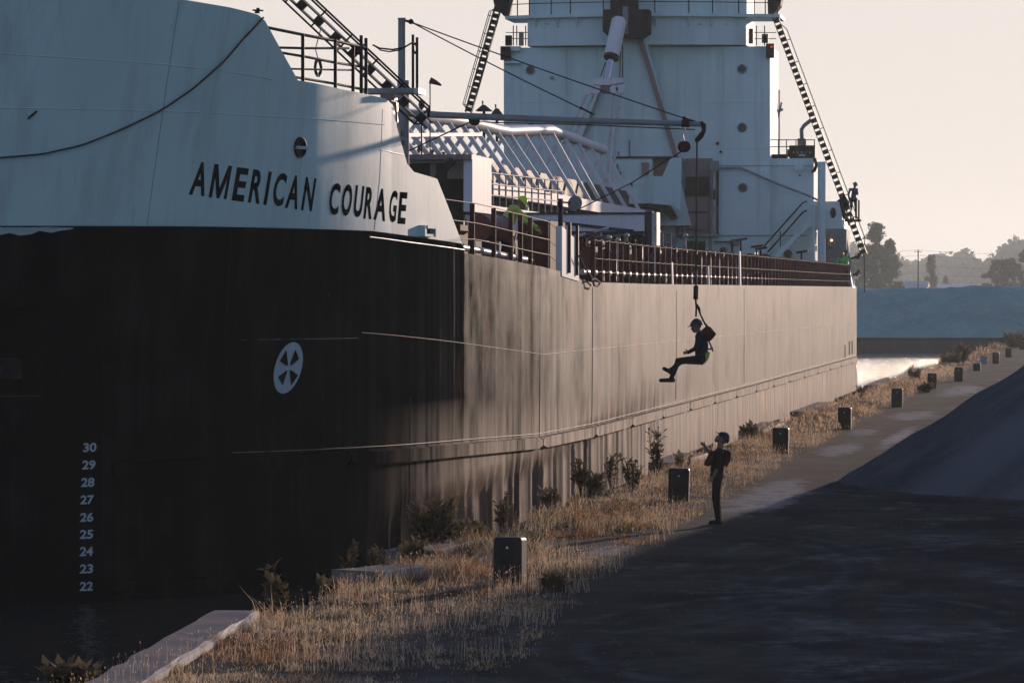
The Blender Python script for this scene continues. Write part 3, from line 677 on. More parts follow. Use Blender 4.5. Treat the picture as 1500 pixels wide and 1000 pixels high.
# upright vent pipes and thin light posts between the stanchions
for px in range(880, 1245, 13):
    if random.random() < .75: continue
    t = hull_at(px, 416)[0]; p = hull_pt(t, float(z_top(t)), -.5 - random.random()); h = random.uniform(.35, .95)
    b = MB(); b.tube([p, p + V(0, 0, h)], .035, 6); b.build('vent_pipe', 'pipe', SH)
# white uprights on the deck edge
for px, h, wd in ((987, .66, .10), (1086, 1.2, .13), (1040, .6, .06)):
    t = hull_at(px, 417)[0]; p = hull_pt(t, float(z_top(t)), -.02); b = MB(); b.hexa([p + V(-.07, -wd * 2, -.02), p + V(-.0, -wd * 2, -.02), p + V(-.0, wd * 2, -.02), p + V(-.07, wd * 2, -.02), p + V(-.07, -wd * 2, h), p + V(-.02, -wd * 2, h), p + V(-.02, wd * 2, h), p + V(-.05, wd * 2, h)]); b.build('white_upright', 'boom_white', SH)
t = hull_at(1249, 420)[0]; p = hull_pt(t, float(z_top(t)), 0)
b = MB(); b.hexa([p + V(-.3, -.3, -.05), p + V(.02, -.3, -.05), p + V(.02, 2.2, -.05), p + V(-.3, 2.2, -.05), p + V(-.5, .4, 2.0), p + V(-.38, .4, 2.0), p + V(-.38, 1.4, 2.0), p + V(-.5, 1.4, 2.0)]); b.build('white_upright', 'boom_white', SH)
for dz, dx in ((1.4, .35), (.55, .30)):
    b = MB(); q = p + V(-.15, 1.0, dz); b.bar(q, q + V(dx, 0, .12), .10, .10); b.bar(q + V(dx, -.1, .0), q + V(dx + .1, .1, .28), .12, .06); b.build('fairlead_roller', 'dark', SH)
# forward rail, by the bending deckhand
fr = part('forward_railing', SH); fp = []
for px, yb, yt in ((702, 373, 298), (733, 379, 305), (758, 384, 312), (772, 387, 315), (786, 390, 319), (810, 394, 325)):
    t, z = hull_at(px, yb); p = hull_pt(t, z, -.15); s = scale_at(p); b = MB(); b.box((p[0] - .05, p[1] - .035, p[2] - .06), (p[0] + .05, p[1] + .035, p[2] + (yb - yt) / s)); b.build('stanchion', 'red', fr); fp.append((p, (yb - yt) / s))
for fr_, st0 in ((1.0, (661, 292)), (.62, (668, 322)), (.30, (674, 350))):
    a = hull_at(*st0); pts = [hull_pt(*a, -.12)] + [p + V(.06, 0, h * fr_) for p, h in fp]
    e = fp[-1][0] + V(.05, 1.4, fp[-1][1] * fr_ - .12); b = MB(); b.tube(pts + [e], .011, 5); b.build('rail_wire', 'railwire', fr)
b = MB(); a = [hull_pt(*hull_at(px, y), -.35) + V(0, 0, .14) for px, y in ((676, 368), (730, 377), (798, 390))]; b.tube(a, .07, 8); b.build('deck_pipe', 'pipe', fr)
for (x0, y0, x1, y1) in ((757, 338, 747, 384), (772, 340, 783, 388), (759, 345, 766, 383)):
    p, q = at_X(x0, y0, -13.75), at_X(x1, y1, -13.7); b = MB(); b.bar(p, q, .04, .04); b.build('wooden_prop', 'wood', fr)
# white fairlead plate at the gangway, with the maroon locker beside it
t, z = hull_at(822, 397); t2, z2 = hull_at(847, 405)
b = MB(); p, q = hull_pt(t, z, .02), hull_pt(t2, z2, .02); s = scale_at(p)
b.hexa([p + V(-.15, 0, -.12), p + V(0, 0, -.12), q + V(0, 0, -.12), q + V(-.15, 0, -.12), p + V(-.15, 0, 66 / s), p + V(0, 0, 66 / s), q + V(0, 0, 52 / s), q + V(-.15, 0, 52 / s)]); b.build('white_plate', 'boom_white', SH)
for f in (.35, .8): 
    r = p + (q - p) * f; b = MB(); b.box((r[0] + .0, r[1] - .05, r[2] - .0), (r[0] + .07, r[1] + .08, r[2] + 75 / s)); b.build('stanchion', 'dark', fr)
b = MB(); p = at_X(800, 395, -13.9); q = at_X(822, 326, -13.9); b.box((-14.6, p[1], p[2] - .1), (-13.8, q[1], q[2])); b.build('deck_locker', 'red', SH)
b = MB(); p = at_X(870, 418, -13.1); pts = [at_X(x, y, -13.1) for x, y in ((848, 375), (858, 395), (868, 408), (870, 418), (876, 419), (879, 414), (872, 408), (866, 410))]; b.tube(pts, .025, 6); b.build('rope_tail', 'rope', SH)

# ------------------------------------------------------------------ ship: deck gear
def drum(cpx, cpy, X, r_px, length, name='mooring_winch', axis=(.45, .89, 0), mat='redlite'):
    c = at_X(cpx, cpy, X); r = r_px / scale_at(c); ax = np.array(axis) / np.linalg.norm(axis); w_ = part(name, SH)
    e = c + ax * length
    for q in (c, e): b = MB(); b.tube([q - ax * .03, q + ax * .03], r, 24); b.build('flange', mat, w_)
    b = MB(); b.tube([c, e], r * (.55 if name != 'storage_drum' else .94), 20); b.build('barrel', 'red' if name != 'storage_drum' else mat, w_)
    b = MB(); b.bar(c + ax * length * .5 + V(0, 0, -r), c + ax * length * .5 + V(0, 0, -r - .5), r, length * .8); b.build('base_frame', 'dark', w_)
drum(704, 334, -14.6, 19.5, 1.1, 'storage_drum', (.30, .95, 0))
drum(862, 383, -15.2, 19, .9); drum(978, 386, -15.0, 17, 1.2); drum(1098, 386, -15.0, 15, 1.2); drum(1180, 392, -15.2, 10, 1.2)
hr = part('hose_reel', SH); c = at_Y(933, 352, 166)
for rr_ in (.24, .19, .14, .09): b = MB(); b.tube([c + V(rr_ * math.cos(a), -.02 * rr_, rr_ * math.sin(a)) for a in np.linspace(0, 2 * PI, 22)], .035, 6); b.build('hose_turn', 'dark', hr)
# lamp dish on its post by the plate
dp = part('lamp_dish', SH); p = at_X(821, 397, -13.6); q = at_X(821, 291, -13.6); b = MB(); b.tube([p, V(p[0], p[1], q[2])], .06, 8); b.build('lamp_post', 'dark', dp)
c = at_X(842, 298, -13.3); b = MB(); ax = V(.55, -.75, -.15); ax /= np.linalg.norm(ax); b.tube([c - ax * .10, c - ax * .04, c, c + ax * .015], [.03, .12, .20, .20], 20); b.build('dish', 'grey', dp)
b = MB(); b.bar(V(p[0], p[1], c[2] + .02), c - ax * .08, .04, .04); b.build('dish_arm', 'dark', dp)
# hatch crane gantry with its number
gc = part('hatch_crane', SH); YG = 166.0
a, c = at_Y(640, 343, YG), at_Y(944, 311, YG)
b = MB(); b.box((a[0], YG, a[2] + .09), (c[0], YG + .9, c[2] - .07)); b.build('girder', 'boom_white', gc)
b = MB(); b.box((a[0], YG - .04, c[2] - .07), (c[0], YG + .95, c[2])); b.build('girder_flange', 'darkgreen', gc)
b = MB(); b.box((a[0], YG - .04, a[2]), (c[0], YG + .95, a[2] + .09)); b.build('girder_flange', 'darkgreen', gc)
e = at_Y(806, 311, YG); b = MB(); b.prism([(c[0] - .35, YG - .06, a[2] + .14), (e[0], YG - .06, (a[2] + c[2]) / 2 + .10), (e[0], YG - .06, (a[2] + c[2]) / 2 + .02), (c[0] - .35, YG - .06, a[2] + .02)], (0, .05, 0)); b.build('stripe_band', 'darkgreen', gc)
for xx in (c[0], a[0] - .3):
    b = MB(); b.box((xx, YG + .1, DZ), (xx + .25, YG + .8, c[2] + .02)); b.build('crane_leg', 'darkgreen', gc)
    b = MB(); b.box((xx + .26, YG - .2, DZ), (xx + .42, YG + 1.0, c[2])); b.build('leg_ladder', 'pipe', gc)
v, f = glyph('15', .03); b = MB(); p0, p1 = at_Y(680, 337, YG), at_Y(698, 321, YG)
b.add([(p0[0] + u * (p1[0] - p0[0]), YG - .012, p0[2] + w_ * (p1[2] - p0[2])) for u, w_ in v], f); b.build('crane_number', 'letter', gc)
for px, yb, yt, wpx in ((892, 385, 348, 2), (950, 412, 345, 3.5), (1004, 390, 345, 2), (905, 380, 352, 2), (880, 385, 356, 3), (965, 385, 340, 1.2), (918, 390, 345, 1.5)):
    p = at_X(px, yb, -15.5); s = scale_at(p); b = MB(); b.tube([V(p[0], p[1], DZ - .1), V(p[0], p[1], p[2] + (yb - yt) / s)], wpx / s / 2 + .02, 8); b.ball(V(p[0], p[1], p[2] + (yb - yt) / s), wpx / s / 2 + .07, 8); b.build('vent_pipe', 'pipe', SH)
# small fence on deck
sf = part('deck_fence', SH)
for px in (944, 957, 971, 983): p = at_Y(px, 380, 170); q = at_Y(px, 336 if px < 960 else 340, 170); b = MB(); b.tube([V(p[0], 170, DZ), V(p[0], 170, q[2])], .025, 5); b.build('fence_post', 'grey', sf)
for y in (337, 352): b = MB(); b.tube([at_Y(944, y, 170), at_Y(984, y + 5, 170)], .02, 5); b.build('fence_rail', 'grey', sf)
# rusty white shelter behind the forecastle
sh = part('deck_shelter', SH); YS = 150.0
def bx(x0, y0, x1, y1, Y, d, name, mat, par): a, c = at_Y(x0, y1, Y), at_Y(x1, y0, Y); b = MB(); b.box((a[0], Y, a[2]), (c[0], Y + d, c[2])); return b.build(name, mat, par)
bx(590, 226, 691, 234, YS - .4, 5.0, 'shelter_roof', 'pink', sh); bx(590, 234, 680, 239, YS - .2, .2, 'roof_beam', 'grey', sh)
bx(655, 239, 679, 262, YS, .15, 'wall_panel', 'pink', sh); bx(630, 239, 638, 285, YS, .2, 'post', 'pink', sh)
bx(679, 227, 692, 310, YS - .25, 4.6, 'side_wall', 'boom_white', sh); bx(590, 239, 679, 330, YS + 3.0, .2, 'dark_back_wall', 'void', sh)
bx(560, 285, 679, 335, YS + 1.6, .3, 'dark_machinery', 'dark', sh)
b = MB(); b.bar(at_Y(640, 262, YS - .5), at_Y(664, 234, YS - .5), .22, .2); b.tube([at_Y(636, 270, YS - .5), at_Y(645, 262, YS - .5)], .12, 8); b.build('tilted_floodlight', 'dark', sh)
wf = part('windsock', SH); p = at_Y(630, 228, 150.5)
b = MB(); q = at_Y(630, 119, 150.5); b.tube([V(q[0], 150.5, p[2]), q], .02, 6); b.build('windsock_pole', 'dark', wf)
b = MB(); b.tube([at_Y(630, 118, 150.5), at_Y(638, 121, 150.5), at_Y(646, 125, 150.4)], [.10, .07, .03], 8); b.build('sock', 'red', wf)
ml = part('marker_lamp', SH); b = MB(); q = at_Y(617.5, 160, 150.6); b.tube([V(q[0], 150.6, p[2]), q], .025, 6); b.build('lamp_stem', 'dark', ml)
b = MB(); b.tube([q, q + V(0, 0, .12), q + V(0, 0, .22), q + V(0, 0, .28)], [.05, .10, .08, .03], 8); b.build('lamp_head', 'teal_helmet', ml)

# ------------------------------------------------------------------ ship: unloading boom (A-shaped truss)
ub = part('unloading_boom', SH); BX = CLX
tops = [(560, 166), (580, 168), (600, 169), (617, 170.5), (633, 172), (653, 174), (673, 177.5), (690, 180), (707, 184), (725, 189), (743, 192), (764, 191), (785, 190.5), (806, 190), (824, 197), (843, 204), (863, 212), (884, 219)]
tp_ = [at_X(x, y, BX) for x, y in tops]
b = MB(); b.tube(tp_, .22, 12); b.build('top_chord', 'boom_white', ub)
zb_ = 8.15
for i, p in enumerate(tp_):
    for sgn in (1, -1):
        b = MB(); q = V(BX + sgn * 1.75, p[1] + .3, zb_); b.bar(p, q, .15 if sgn > 0 else .11, .26, (0, 1, 0)); b.build('brace', 'boom_white', ub)
for sgn in (1, -1): b = MB(); b.bar(V(BX + sgn * 1.75, tp_[0][1] - 2, zb_), V(BX + sgn * 1.75, tp_[-1][1] + 1, zb_), .28, .45); b.build('bottom_chord', 'boom_white', ub)
b = MB(); b.box((BX - 1.3, tp_[0][1], zb_ - .1), (BX + 1.3, tp_[-1][1] + 6, zb_ + .02)); b.build('conveyor_belt', 'dark', ub)
b = MB(); b.box((BX - .8, tp_[0][1], zb_ + .05), (BX + .8, tp_[-1][1] + 4, zb_ + 1.15)); b.build('conveyor_trough', 'dark', ub)
for yy in np.arange(tp_[0][1], tp_[-1][1], 13.5): b = MB(); b.box((BX - 1.6, yy, DZ), (BX + 1.6, yy + .4, zb_ - .2)); b.build('boom_rest', 'grey', ub)
b = MB(); b.bar(at_X(575, 198, BX + 1), at_X(704, 197, BX + .9), .12, .12); b.build('side_beam', 'boom_white', ub)
bx(623, 196, 641, 211, tp_[4][1] - 1.5, .2, 'junction_panel', 'boom_white', ub)
wk = part('boom_walkway', SH); XW = BX + 2.2
for i, px in enumerate(np.arange(684, 826, 9.5)):
    q = at_X(px, 249 + (px - 684) * .12, XW); b = MB(); b.tube([V(XW, q[1], 7.5), q], .03, 5); b.build('walkway_post', 'grey', wk)
for dy in (0, 17, 34): b = MB(); b.tube([at_X(684, 249 + dy, XW), at_X(755, 257.5 + dy * .93, XW), at_X(826, 266 + dy * .86, XW)], .028, 5); b.build('walkway_rail', 'grey', wk)
b = MB(); a, c = at_X(684, 296, XW), at_X(830, 300, XW); b.box((XW - .6, a[1], 7.35), (XW + .1, c[1], 7.5)); b.build('walkway_floor', 'boom_white', wk)
# gabled vent roofs behind the boom
for px, py, wpx in ((707, 153, 22), (726, 158, 14)):
    c = at_Y(px, py, 238); s = scale_at(c); h_ = wpx / s / 2; b = MB(); b.prism([c + V(-h_, 0, -.30), c + V(h_, 0, -.30), c], (0, 1.2, 0)); b.tube([c, c + V(0, 0, .16)], .04, 6); b.bar(c + V(0, .5, -.3), c + V(0, .5, -1.6), .12, .12); b.build('vent_roof', 'dark', SH)

# ------------------------------------------------------------------ ship: deckhouse
HY = 247.0
dh = bx(738, 68, 1128, 440, HY, 6.0, 'deckhouse', 'house_white', SH)
a = at_Y(773, 68, HY); c = at_Y(1093, 25, HY); cxm = (a[0] + c[0]) / 2
b = MB(); n = 14; arc = [(a[0] + (c[0] - a[0]) * i / n, HY - .05 - 1.1 * (1 - (2 * i / n - 1) ** 2)) for i in range(n + 1)]
poly = [V(x, y, a[2]) for x, y in arc] + [V(c[0], HY + 6, a[2]), V(a[0], HY + 6, a[2])]
b.prism(poly, (0, 0, c[2] - a[2] - .02)); b.build('bridge_front', 'house_white', dh)
zt_ = c[2]; b = MB(); poly = [V(x, y + .5, zt_ + .13) for x, y in arc] + [V(c[0], HY + 6, zt_ + .13), V(a[0], HY + 6, zt_ + .13)]; b.prism(poly, (0, 0, 2.9)); b.build('wheelhouse', 'house_white', dh)
b = MB(); poly = [V(x, y - .2, zt_ + 3.04) for x, y in arc] + [V(c[0] + .4, HY + 6.4, zt_ + 3.04), V(a[0] - .4, HY + 6.4, zt_ + 3.04)]; b.prism(poly, (0, 0, .25)); b.build('wheelhouse_roof', 'house_white', dh)
for i in range(1, n - 1):
    x0, y0 = arc[i]; x1, y1 = arc[i + 1]; f0, f1 = .12, .88; p = V(x0 + (x1 - x0) * f0, y0 + (y1 - y0) * f0 + .47, zt_ + 1.55); q = V(x0 + (x1 - x0) * f1, y0 + (y1 - y0) * f1 + .47, zt_ + 1.55)
    b = MB(); b.quad(p, q, q + V(0, 0, 1.0), p + V(0, 0, 1.0)); b.build('bridge_window', 'glass', dh)
aL, aR = at_Y(739, 30, HY), at_Y(1142, 30, HY)
b = MB(); poly = [V(aL[0], HY + .2, zt_ - .02)] + [V(x, y - .35, zt_ - .02) for x, y in arc] + [V(aR[0], HY + .2, zt_ - .02), V(aR[0], HY + 4, zt_ - .02), V(aL[0], HY + 4, zt_ - .02)]
b.prism(poly, (0, 0, .15)); b.build('bridge_deck', 'house_white', dh)
def arc_y(x): return float(np.interp(x, [p[0] for p in arc], [p[1] for p in arc]))
for px in (785, 818, 848, 963, 1010, 1043, 1082):
    x = at_Y(px, 30, HY)[0]; y = arc_y(x); b = MB(); b.prism([V(x, y - .02, zt_ - .02), V(x, y - .34, zt_ - .02), V(x, y - .02, zt_ - .5)], (.05, 0, 0)); b.build('gusset', 'house_white', dh)
br = part('bridge_railing', SH); pr = []
for px in (742, 758, 777, 810, 839, 888, 963, 1012, 1046, 1083, 1105, 1121, 1139):
    x = at_Y(px, 30, HY)[0]; y = arc_y(x) - .28 if arc[0][0] < x < arc[-1][0] else HY - .0; p = V(x, y, zt_ + .13); pr.append(p)
    b = MB(); b.tube([p, p + V(0, 0, 1.1)], .03, 6); b.build('rail_post', 'dark', br)
for hh in (.55, 1.1): b = MB(); b.tube([p + V(0, 0, hh) for p in pr], .024, 6); b.build('rail_bar', 'dark', br)
for (x0, y0, x1, y1, mt) in ((733, 68, 748, 88, 'dark'), (738, 68, 762, 75, 'house_white'), (738, 90, 763, 93, 'house_white'), (740, 52, 749, 67, 'dark'), (760, 47, 766, 67, 'pink'), (1122, 64, 1134, 85, 'dark'), (1116, 50, 1125, 63, 'dark'), (1097, 42, 1103, 64, 'dark')):
    bx(x0, y0, x1, y1, HY - .35, .34, 'wing_fitting', mt, dh)
b = MB(); b.ball(at_Y(1130, 69, HY - .5), .055, 8); b.build('red_side_lamp', 'redlamp', dh)
for px, sg in ((1, 1), (-1, -1)): pass
for pts in ([(721, -6), (748, -6), (744, 22), (738, 24), (724, 8)], [(1124, -6), (1146, -6), (1143, 8), (1130, 25), (1125, 22)]):
    b = MB(); b.prism([at_Y(x, y, HY + .4) for x, y in pts], (0, 1.4, 0)); b.build('wing_end_box', 'dark', dh)
for px in (752, 757, 770, 1098, 1108, 1120): 
    p, q = at_Y(px, 67, HY + 3), at_Y(px, 38, HY + 3); b = MB(); b.tube([p, V(p[0], p[1], q[2])], .03, 6); b.build('wing_post', 'dark', dh)
for y in (48, 57):
    for x0, x1 in ((741, 773), (1093, 1137)): b = MB(); b.tube([at_Y(x0, y, HY + 2.5), at_Y(x1, y, HY + 2.5)], .02, 5); b.build('wing_rail', 'dark', dh)
def porthole(px, py, r, Y=HY):
    c = at_Y(px, py, Y - .02); R_ = r / scale_at(c); ph = MB(); ph.tube([c, c + V(0, -.05, 0)], [R_, R_ * .95], 20); o = ph.build('porthole', 'grey', dh)
    b = MB(); b.tube([c + V(0, -.052, 0), c + V(0, -.058, 0)], R_ * .78, 20); b.build('pane', 'glass', o); return o
for px, py, r in ((777, 103, 7), (1087, 101, 7), (1087, 187, 7.2), (1088, 275, 7.2), (778, 187, 7), (1060, 367, 6), (1154, 372, 7)): porthole(px, py, r)
# lower blocks at the side
bx(1128.3, 232, 1192, 440, HY + .3, 9, 'side_block', 'house_white', dh)
b = MB(); p1 = [at_Y(x, y, HY - 1.5) for x, y in ((1182, 295), (1228, 295), (1237, 335), (1182, 335))]; b.prism(p1, (0, 4.5, 0)); b.build('wing_box', 'house_white', dh)
c = at_Y(1220, 312, HY - 1.53); b = MB(); s = scale_at(c)
b.add([c] + [c + V(4.6 / s * math.cos(a), 0, 8 / s * math.sin(a)) for a in np.linspace(0, 2 * PI, 24, endpoint=False)], [(0, 1 + i, 1 + (i + 1) % 24) for i in range(24)]); b.build('oval_opening', 'pink', dh)
b = MB(); b.add([c + V(.5 / s, -.01, -1 / s)] + [c + V(.8 / s, -.01, 0) + V(3.4 / s * math.cos(a), 0, 7 / s * math.sin(a)) for a in np.linspace(0, 2 * PI, 24, endpoint=False)], [(0, 1 + i, 1 + (i + 1) % 24) for i in range(24)]); b.build('oval_shade', 'dark', dh)
bx(1160, 335, 1240, 440, HY + 9.4, 3, 'recess_wall', 'grey', dh)
b = MB(); b.hexa([at_Y(1248, 420, HY + 10), at_Y(1252, 420, HY + 10), at_Y(1252, 420, HY + 11), at_Y(1248, 420, HY + 11), at_Y(1235, 336, HY + 10), at_Y(1239, 336, HY + 10), at_Y(1239, 336, HY + 11), at_Y(1235, 336, HY + 11)]); b.build('sloped_buttress', 'boom_white', dh)
p, q = at_Y(1203.5, 400, HY - 2), at_Y(1203.5, 239, HY - 2); b = MB(); b.tube([p, V(p[0], p[1], q[2])], .19, 14); b.tube([V(p[0], p[1], q[2]), V(p[0], p[1], q[2] + .06)], .21, 14); b.build('king_post', 'house_white', SH)
p, q = at_Y(1192, 400, HY - 1.7), at_Y(1192, 300, HY - 1.7); b = MB(); b.tube([p, V(p[0], p[1], q[2])], .07, 8); b.build('down_pipe', 'house_white', dh)
for (x0, y0, x1, y1) in ((1188, 340, 1196, 358), (1186, 360, 1197, 368)): bx(x0, y0, x1, y1, HY - 1.4, .3, 'junction_box', 'house_white', dh)
b = MB(); b.ball(at_Y(1218, 352, HY + 9.0), .07, 8); b.build('deck_lamp', 'warmlamp', dh)
bx(1213, 344, 1223, 362, HY + 9.15, .2, 'lamp_panel', 'pink', dh)
b = MB(); b.ball(at_Y(1108, 371, HY - 3), .085, 8); b.build('deck_lamp', 'warmlamp', dh)
# stair
sr = part('side_stair', SH)
for dy in (0, .9): b = MB(); b.bar(at_Y(1133, 380, HY - 1.6 + dy), at_Y(1184, 328, HY - 1.6 + dy), .05, .22); b.build('stringer', 'house_white', sr)
for i in range(9):
    f = (i + .5) / 9; p = at_Y(1133 + 51 * f, 380 - 52 * f, HY - 1.6); b = MB(); b.box((p[0] - .14, p[1], p[2] - .02), (p[0] + .14, p[1] + .9, p[2] + .02)); b.build('step', 'grey', sr)
for pts in ([(1119, 361), (1176, 297), (1182, 295)], [(1124, 370), (1176, 311), (1182, 308)]): b = MB(); b.tube([at_Y(x, y, HY - 1.65) for x, y in pts], .045, 6); b.build('handrail', 'dark', sr)
b = MB(); b.tube([at_Y(1143, 361, HY - 1.65), at_Y(1143, 338, HY - 1.65)], .03, 6); b.build('handrail_post', 'dark', sr)
b = MB(); b.tube([at_Y(x, y, HY - .2) for x, y in ((1054, 247), (1084, 246), (1095, 250), (1140, 270), (1180, 285), (1200, 294))], .05, 8); b.build('sloping_pipe', 'grey', dh)
b = MB(); b.tube([at_Y(1046, 345, HY - .1), at_Y(1182, 345, HY - .1)], .022, 5); b.build('cable_run', 'grey', dh)
b = MB(); b.tube([at_Y(1053, 243, HY - .1), at_Y(1190, 243, HY + .1)], .018, 5); b.build('cable_run', 'grey', dh)
# roof of the side block: rail, generator box with exhaust
for px in (1127, 1140, 1152, 1166, 1180, 1193): p, q = at_Y(px, 232, HY + .6), at_Y(px, 205, HY + .6); b = MB(); b.tube([p, V(p[0], p[1], q[2])], .025, 5); b.build('roof_rail_post', 'dark', dh)
for y in (205, 215): b = MB(); b.tube([at_Y(1127, y, HY + .6), at_Y(1194, y, HY + .6)], .022, 5); b.build('roof_rail', 'dark', dh)
ge = part('generator_set', SH); bx(1156, 213, 1194, 231.5, HY + 1.5, 2, 'generator_case', 'dark', ge); bx(1153, 219, 1158, 230, HY + 1.3, .3, 'generator_panel', 'dark', ge)
for i in range(5): bx(1161 + i * 6, 222, 1164 + i * 6, 225, HY + 1.47, .03, 'louvre', 'grey', ge)
bx(1170, 226, 1181, 229, HY + 1.46, .03, 'louvre', 'pipe', ge); bx(1128, 226, 1152, 232, HY + 1.5, 1, 'battery_box', 'dark', ge)
b = MB(); b.tube([at_Y(x, y, HY + 2) for x, y in ((1175, 214), (1174, 190), (1178, 184), (1188, 176))], .10, 10); b.build('exhaust_pipe', 'grey', ge)
b = MB(); b.tube([at_Y(1174, 214, HY + 2), at_Y(1174, 203, HY + 2)], .2, 10); b.build('exhaust_silencer', 'grey', ge)
b = MB(); b.tube([at_Y(x, y, HY + .2) for x, y in ((1193, 232), (1196, 242), (1193, 250), (1189, 252))], .08, 8); b.build('vent_hose', 'dark', dh)
for (x0, x1, mt) in ((1136.5, 1142.5, 'pipe'), (1131, 1134, 'house_white')): 
    p, q = at_Y((x0 + x1) / 2, 232, HY + 6.5), at_Y((x0 + x1) / 2, 132 if x0 > 1135 else 120, HY + 6.5); b = MB(); b.tube([p, V(p[0], p[1], q[2])], (x1 - x0) / 2 / 29.6, 8); b.build('stack_pipe', mt, dh)
b = MB(); b.bar(at_Y(1134, 166, HY + 6), at_Y(1147, 160, HY + 6), .1, .12); b.bar(at_Y(1145, 150, HY + 6), at_Y(1140, 172, HY + 6), .08, .08); b.build('pipe_bracket', 'grey', dh)
p, q = at_Y(1191, 300, HY + 4), at_Y(1191, 236, HY + 4)
# conveyor housing in the middle
b = MB(); b.prism([at_Y(x, y, HY - 4) for x, y in ((898, 232), (955, 232), (955, 298), (922, 298), (898, 276))], (0, 3.9, 0)); b.build('conveyor_house', 'house_white', dh)
b = MB(); b.prism([at_Y(x, y, HY - 5) for x, y in ((955, 258), (970, 259), (982, 231), (998, 231), (997, 309), (983, 301), (955, 298))], (0, .25, 0)); b.build('folded_plate', 'bow_white', dh)
for x in (970, 983): b = MB(); b.bar(at_Y(x, 262, HY - 5.03), at_Y(x, 300, HY - 5.03), .04, .02, (0, 1, 0)); b.build('plate_rib', 'house_white', dh)
bx(955.3, 233, 981, 258, HY - 3, .2, 'rusty_panel', 'pink', dh); bx(897, 229, 990, 232, HY - 4.1, 4, 'housing_edge', 'dark', dh)
b = MB(); b.prism([at_Y(x, y, HY - 3) for x, y in ((912, 299), (978, 299), (990, 318), (984, 322), (968, 306), (912, 304))], (0, 2, 0)); b.build('chute_underside', 'dark', dh)
bx(957, 304, 990, 370, HY - 1.2, .2, 'doorway_panel', 'grey', dh); bx(920, 302, 957, 372, HY - 2.2, .2, 'lower_panel', 'house_white', dh)
bx(1003, 232, 1043, 342, HY - .25, .24, 'rusty_recess', 'pink', dh); bx(1005, 259, 1039, 287, HY - .5, .24, 'dark_grille', 'void', dh)
bx(1006, 290, 1037, 336, HY - .45, .18, 'locker_door', 'pink', dh); bx(1006, 310, 1037, 312, HY - .5, .05, 'locker_bar', 'dark', dh)
for px, mt, y0, y1 in ((1046, 'pipe', 240, 345), (1051, 'dark', 236, 345), (1041, 'grey', 236, 370), (998, 'grey', 236, 340), (1003, 'pipe', 300, 340)):
    p, q = at_Y(px, y1, HY - .4), at_Y(px, y0, HY - .4); b = MB(); b.tube([p, V(p[0], p[1], q[2])], .06, 8); b.build('riser_pipe', mt, dh)
bx(1044, 278, 1048, 292, HY - .6, .15, 'valve_box', 'dark', dh); bx(1040, 236, 1052, 250, HY - .6, .2, 'valve_box', 'grey', dh)
bx(990, 342, 1052, 346, HY - .6, .5, 'ledge', 'grey', dh); bx(1006, 353, 1033, 370, HY - .35, .1, 'window_opening', 'void', dh)
for (x0, y0, x1, y1) in ((1046, 353, 1073, 355), (1071, 353, 1073.5, 378)): bx(x0, y0, x1, y1, HY - .3, .2, 'door_frame', 'dark', dh)
for y in (150, 232, 300): b = MB(); b.tube([at_Y(740, y, HY - .005), at_Y(880, y, HY - .005)], .012, 4); b.build('weld_seam', 'house_white', dh)
for y in (150, 218): b = MB(); b.tube([at_Y(985, y, HY - .005), at_Y(1127, y, HY - .005)], .012, 4); b.build('weld_seam', 'house_white', dh)
for x in (830, 1060, 1108): b = MB(); b.tube([at_Y(x, 74, HY - .005), at_Y(x, 228, HY - .005)], .012, 4); b.build('weld_seam', 'house_white', dh)
for (x0, y0, x1, y1, mt) in ((806, 112, 811, 116, 'grey'), (1049, 208, 1053, 212, 'dark'), (1054, 221, 1057, 224, 'dark'), (1170, 256, 1173, 258, 'dark'), (1164, 241, 1176, 249, 'house_white'), (1070, 350, 1083, 360, 'grey'), (1018, 203, 1021, 208, 'dark'), (786, 56, 788, 58, 'dark'), (1060, 385, 1066, 405, 'grey'), (905, 252, 909, 260, 'dark'), (903, 240, 905, 250, 'pink'), (940, 238, 950, 256, 'pink'), (924, 268, 926, 272, 'dark')):
    bx(x0, y0, x1, y1, HY - (4.25 if x1 < 955 and y0 > 230 else .12), .2, 'wall_fitting', mt, dh)
for x, y in ((800, 34), (930, 34), (1026, 34), (1064, 34)): b = MB(); b.tube([at_Y(x, y, HY - 1.3), at_Y(x, y + 3, HY - 1.3)], .09, 8); b.build('eave_lamp', 'pipe', dh)
for pts in ([(922, 205), (922, 229)], [(906, 222), (906, 229)]): b = MB(); b.tube([at_Y(x, y, HY - 4) for x, y in pts], .05, 6); b.build('vent_pipe', 'grey', dh)
# crowded deck gear between the hatches and the rail
rg = random.Random(5)
for px in range(856, 1010, 11):
    p = at_X(px, 410, -15.6 - rg.random()); h = rg.uniform(.5, 1.25); w_ = rg.uniform(.12, .4); b = MB()
    b.box((p[0] - w_, p[1], DZ - .1), (p[0] + w_, p[1] + rg.uniform(.4, 1.2), DZ + h)); b.tube([V(p[0], p[1] + .2, DZ + h), V(p[0], p[1] + .2, DZ + h + .25)], .06, 6); b.build('deck_machine', rg.choice(['red', 'red', 'dark', 'redlite']), SH)
for px in range(846, 905, 7):
    p = at_X(px, 345 + rg.uniform(-6, 10), -16.5); b = MB(); b.tube([p + V(-.25, 0, 0), p + V(.2, .3, rg.uniform(-.15, .15))], .045, 6); b.tube([V(p[0], p[1], DZ), p], .035, 6); b.build('valve_pipe', rg.choice(['pipe', 'dark', 'redlite']), SH)
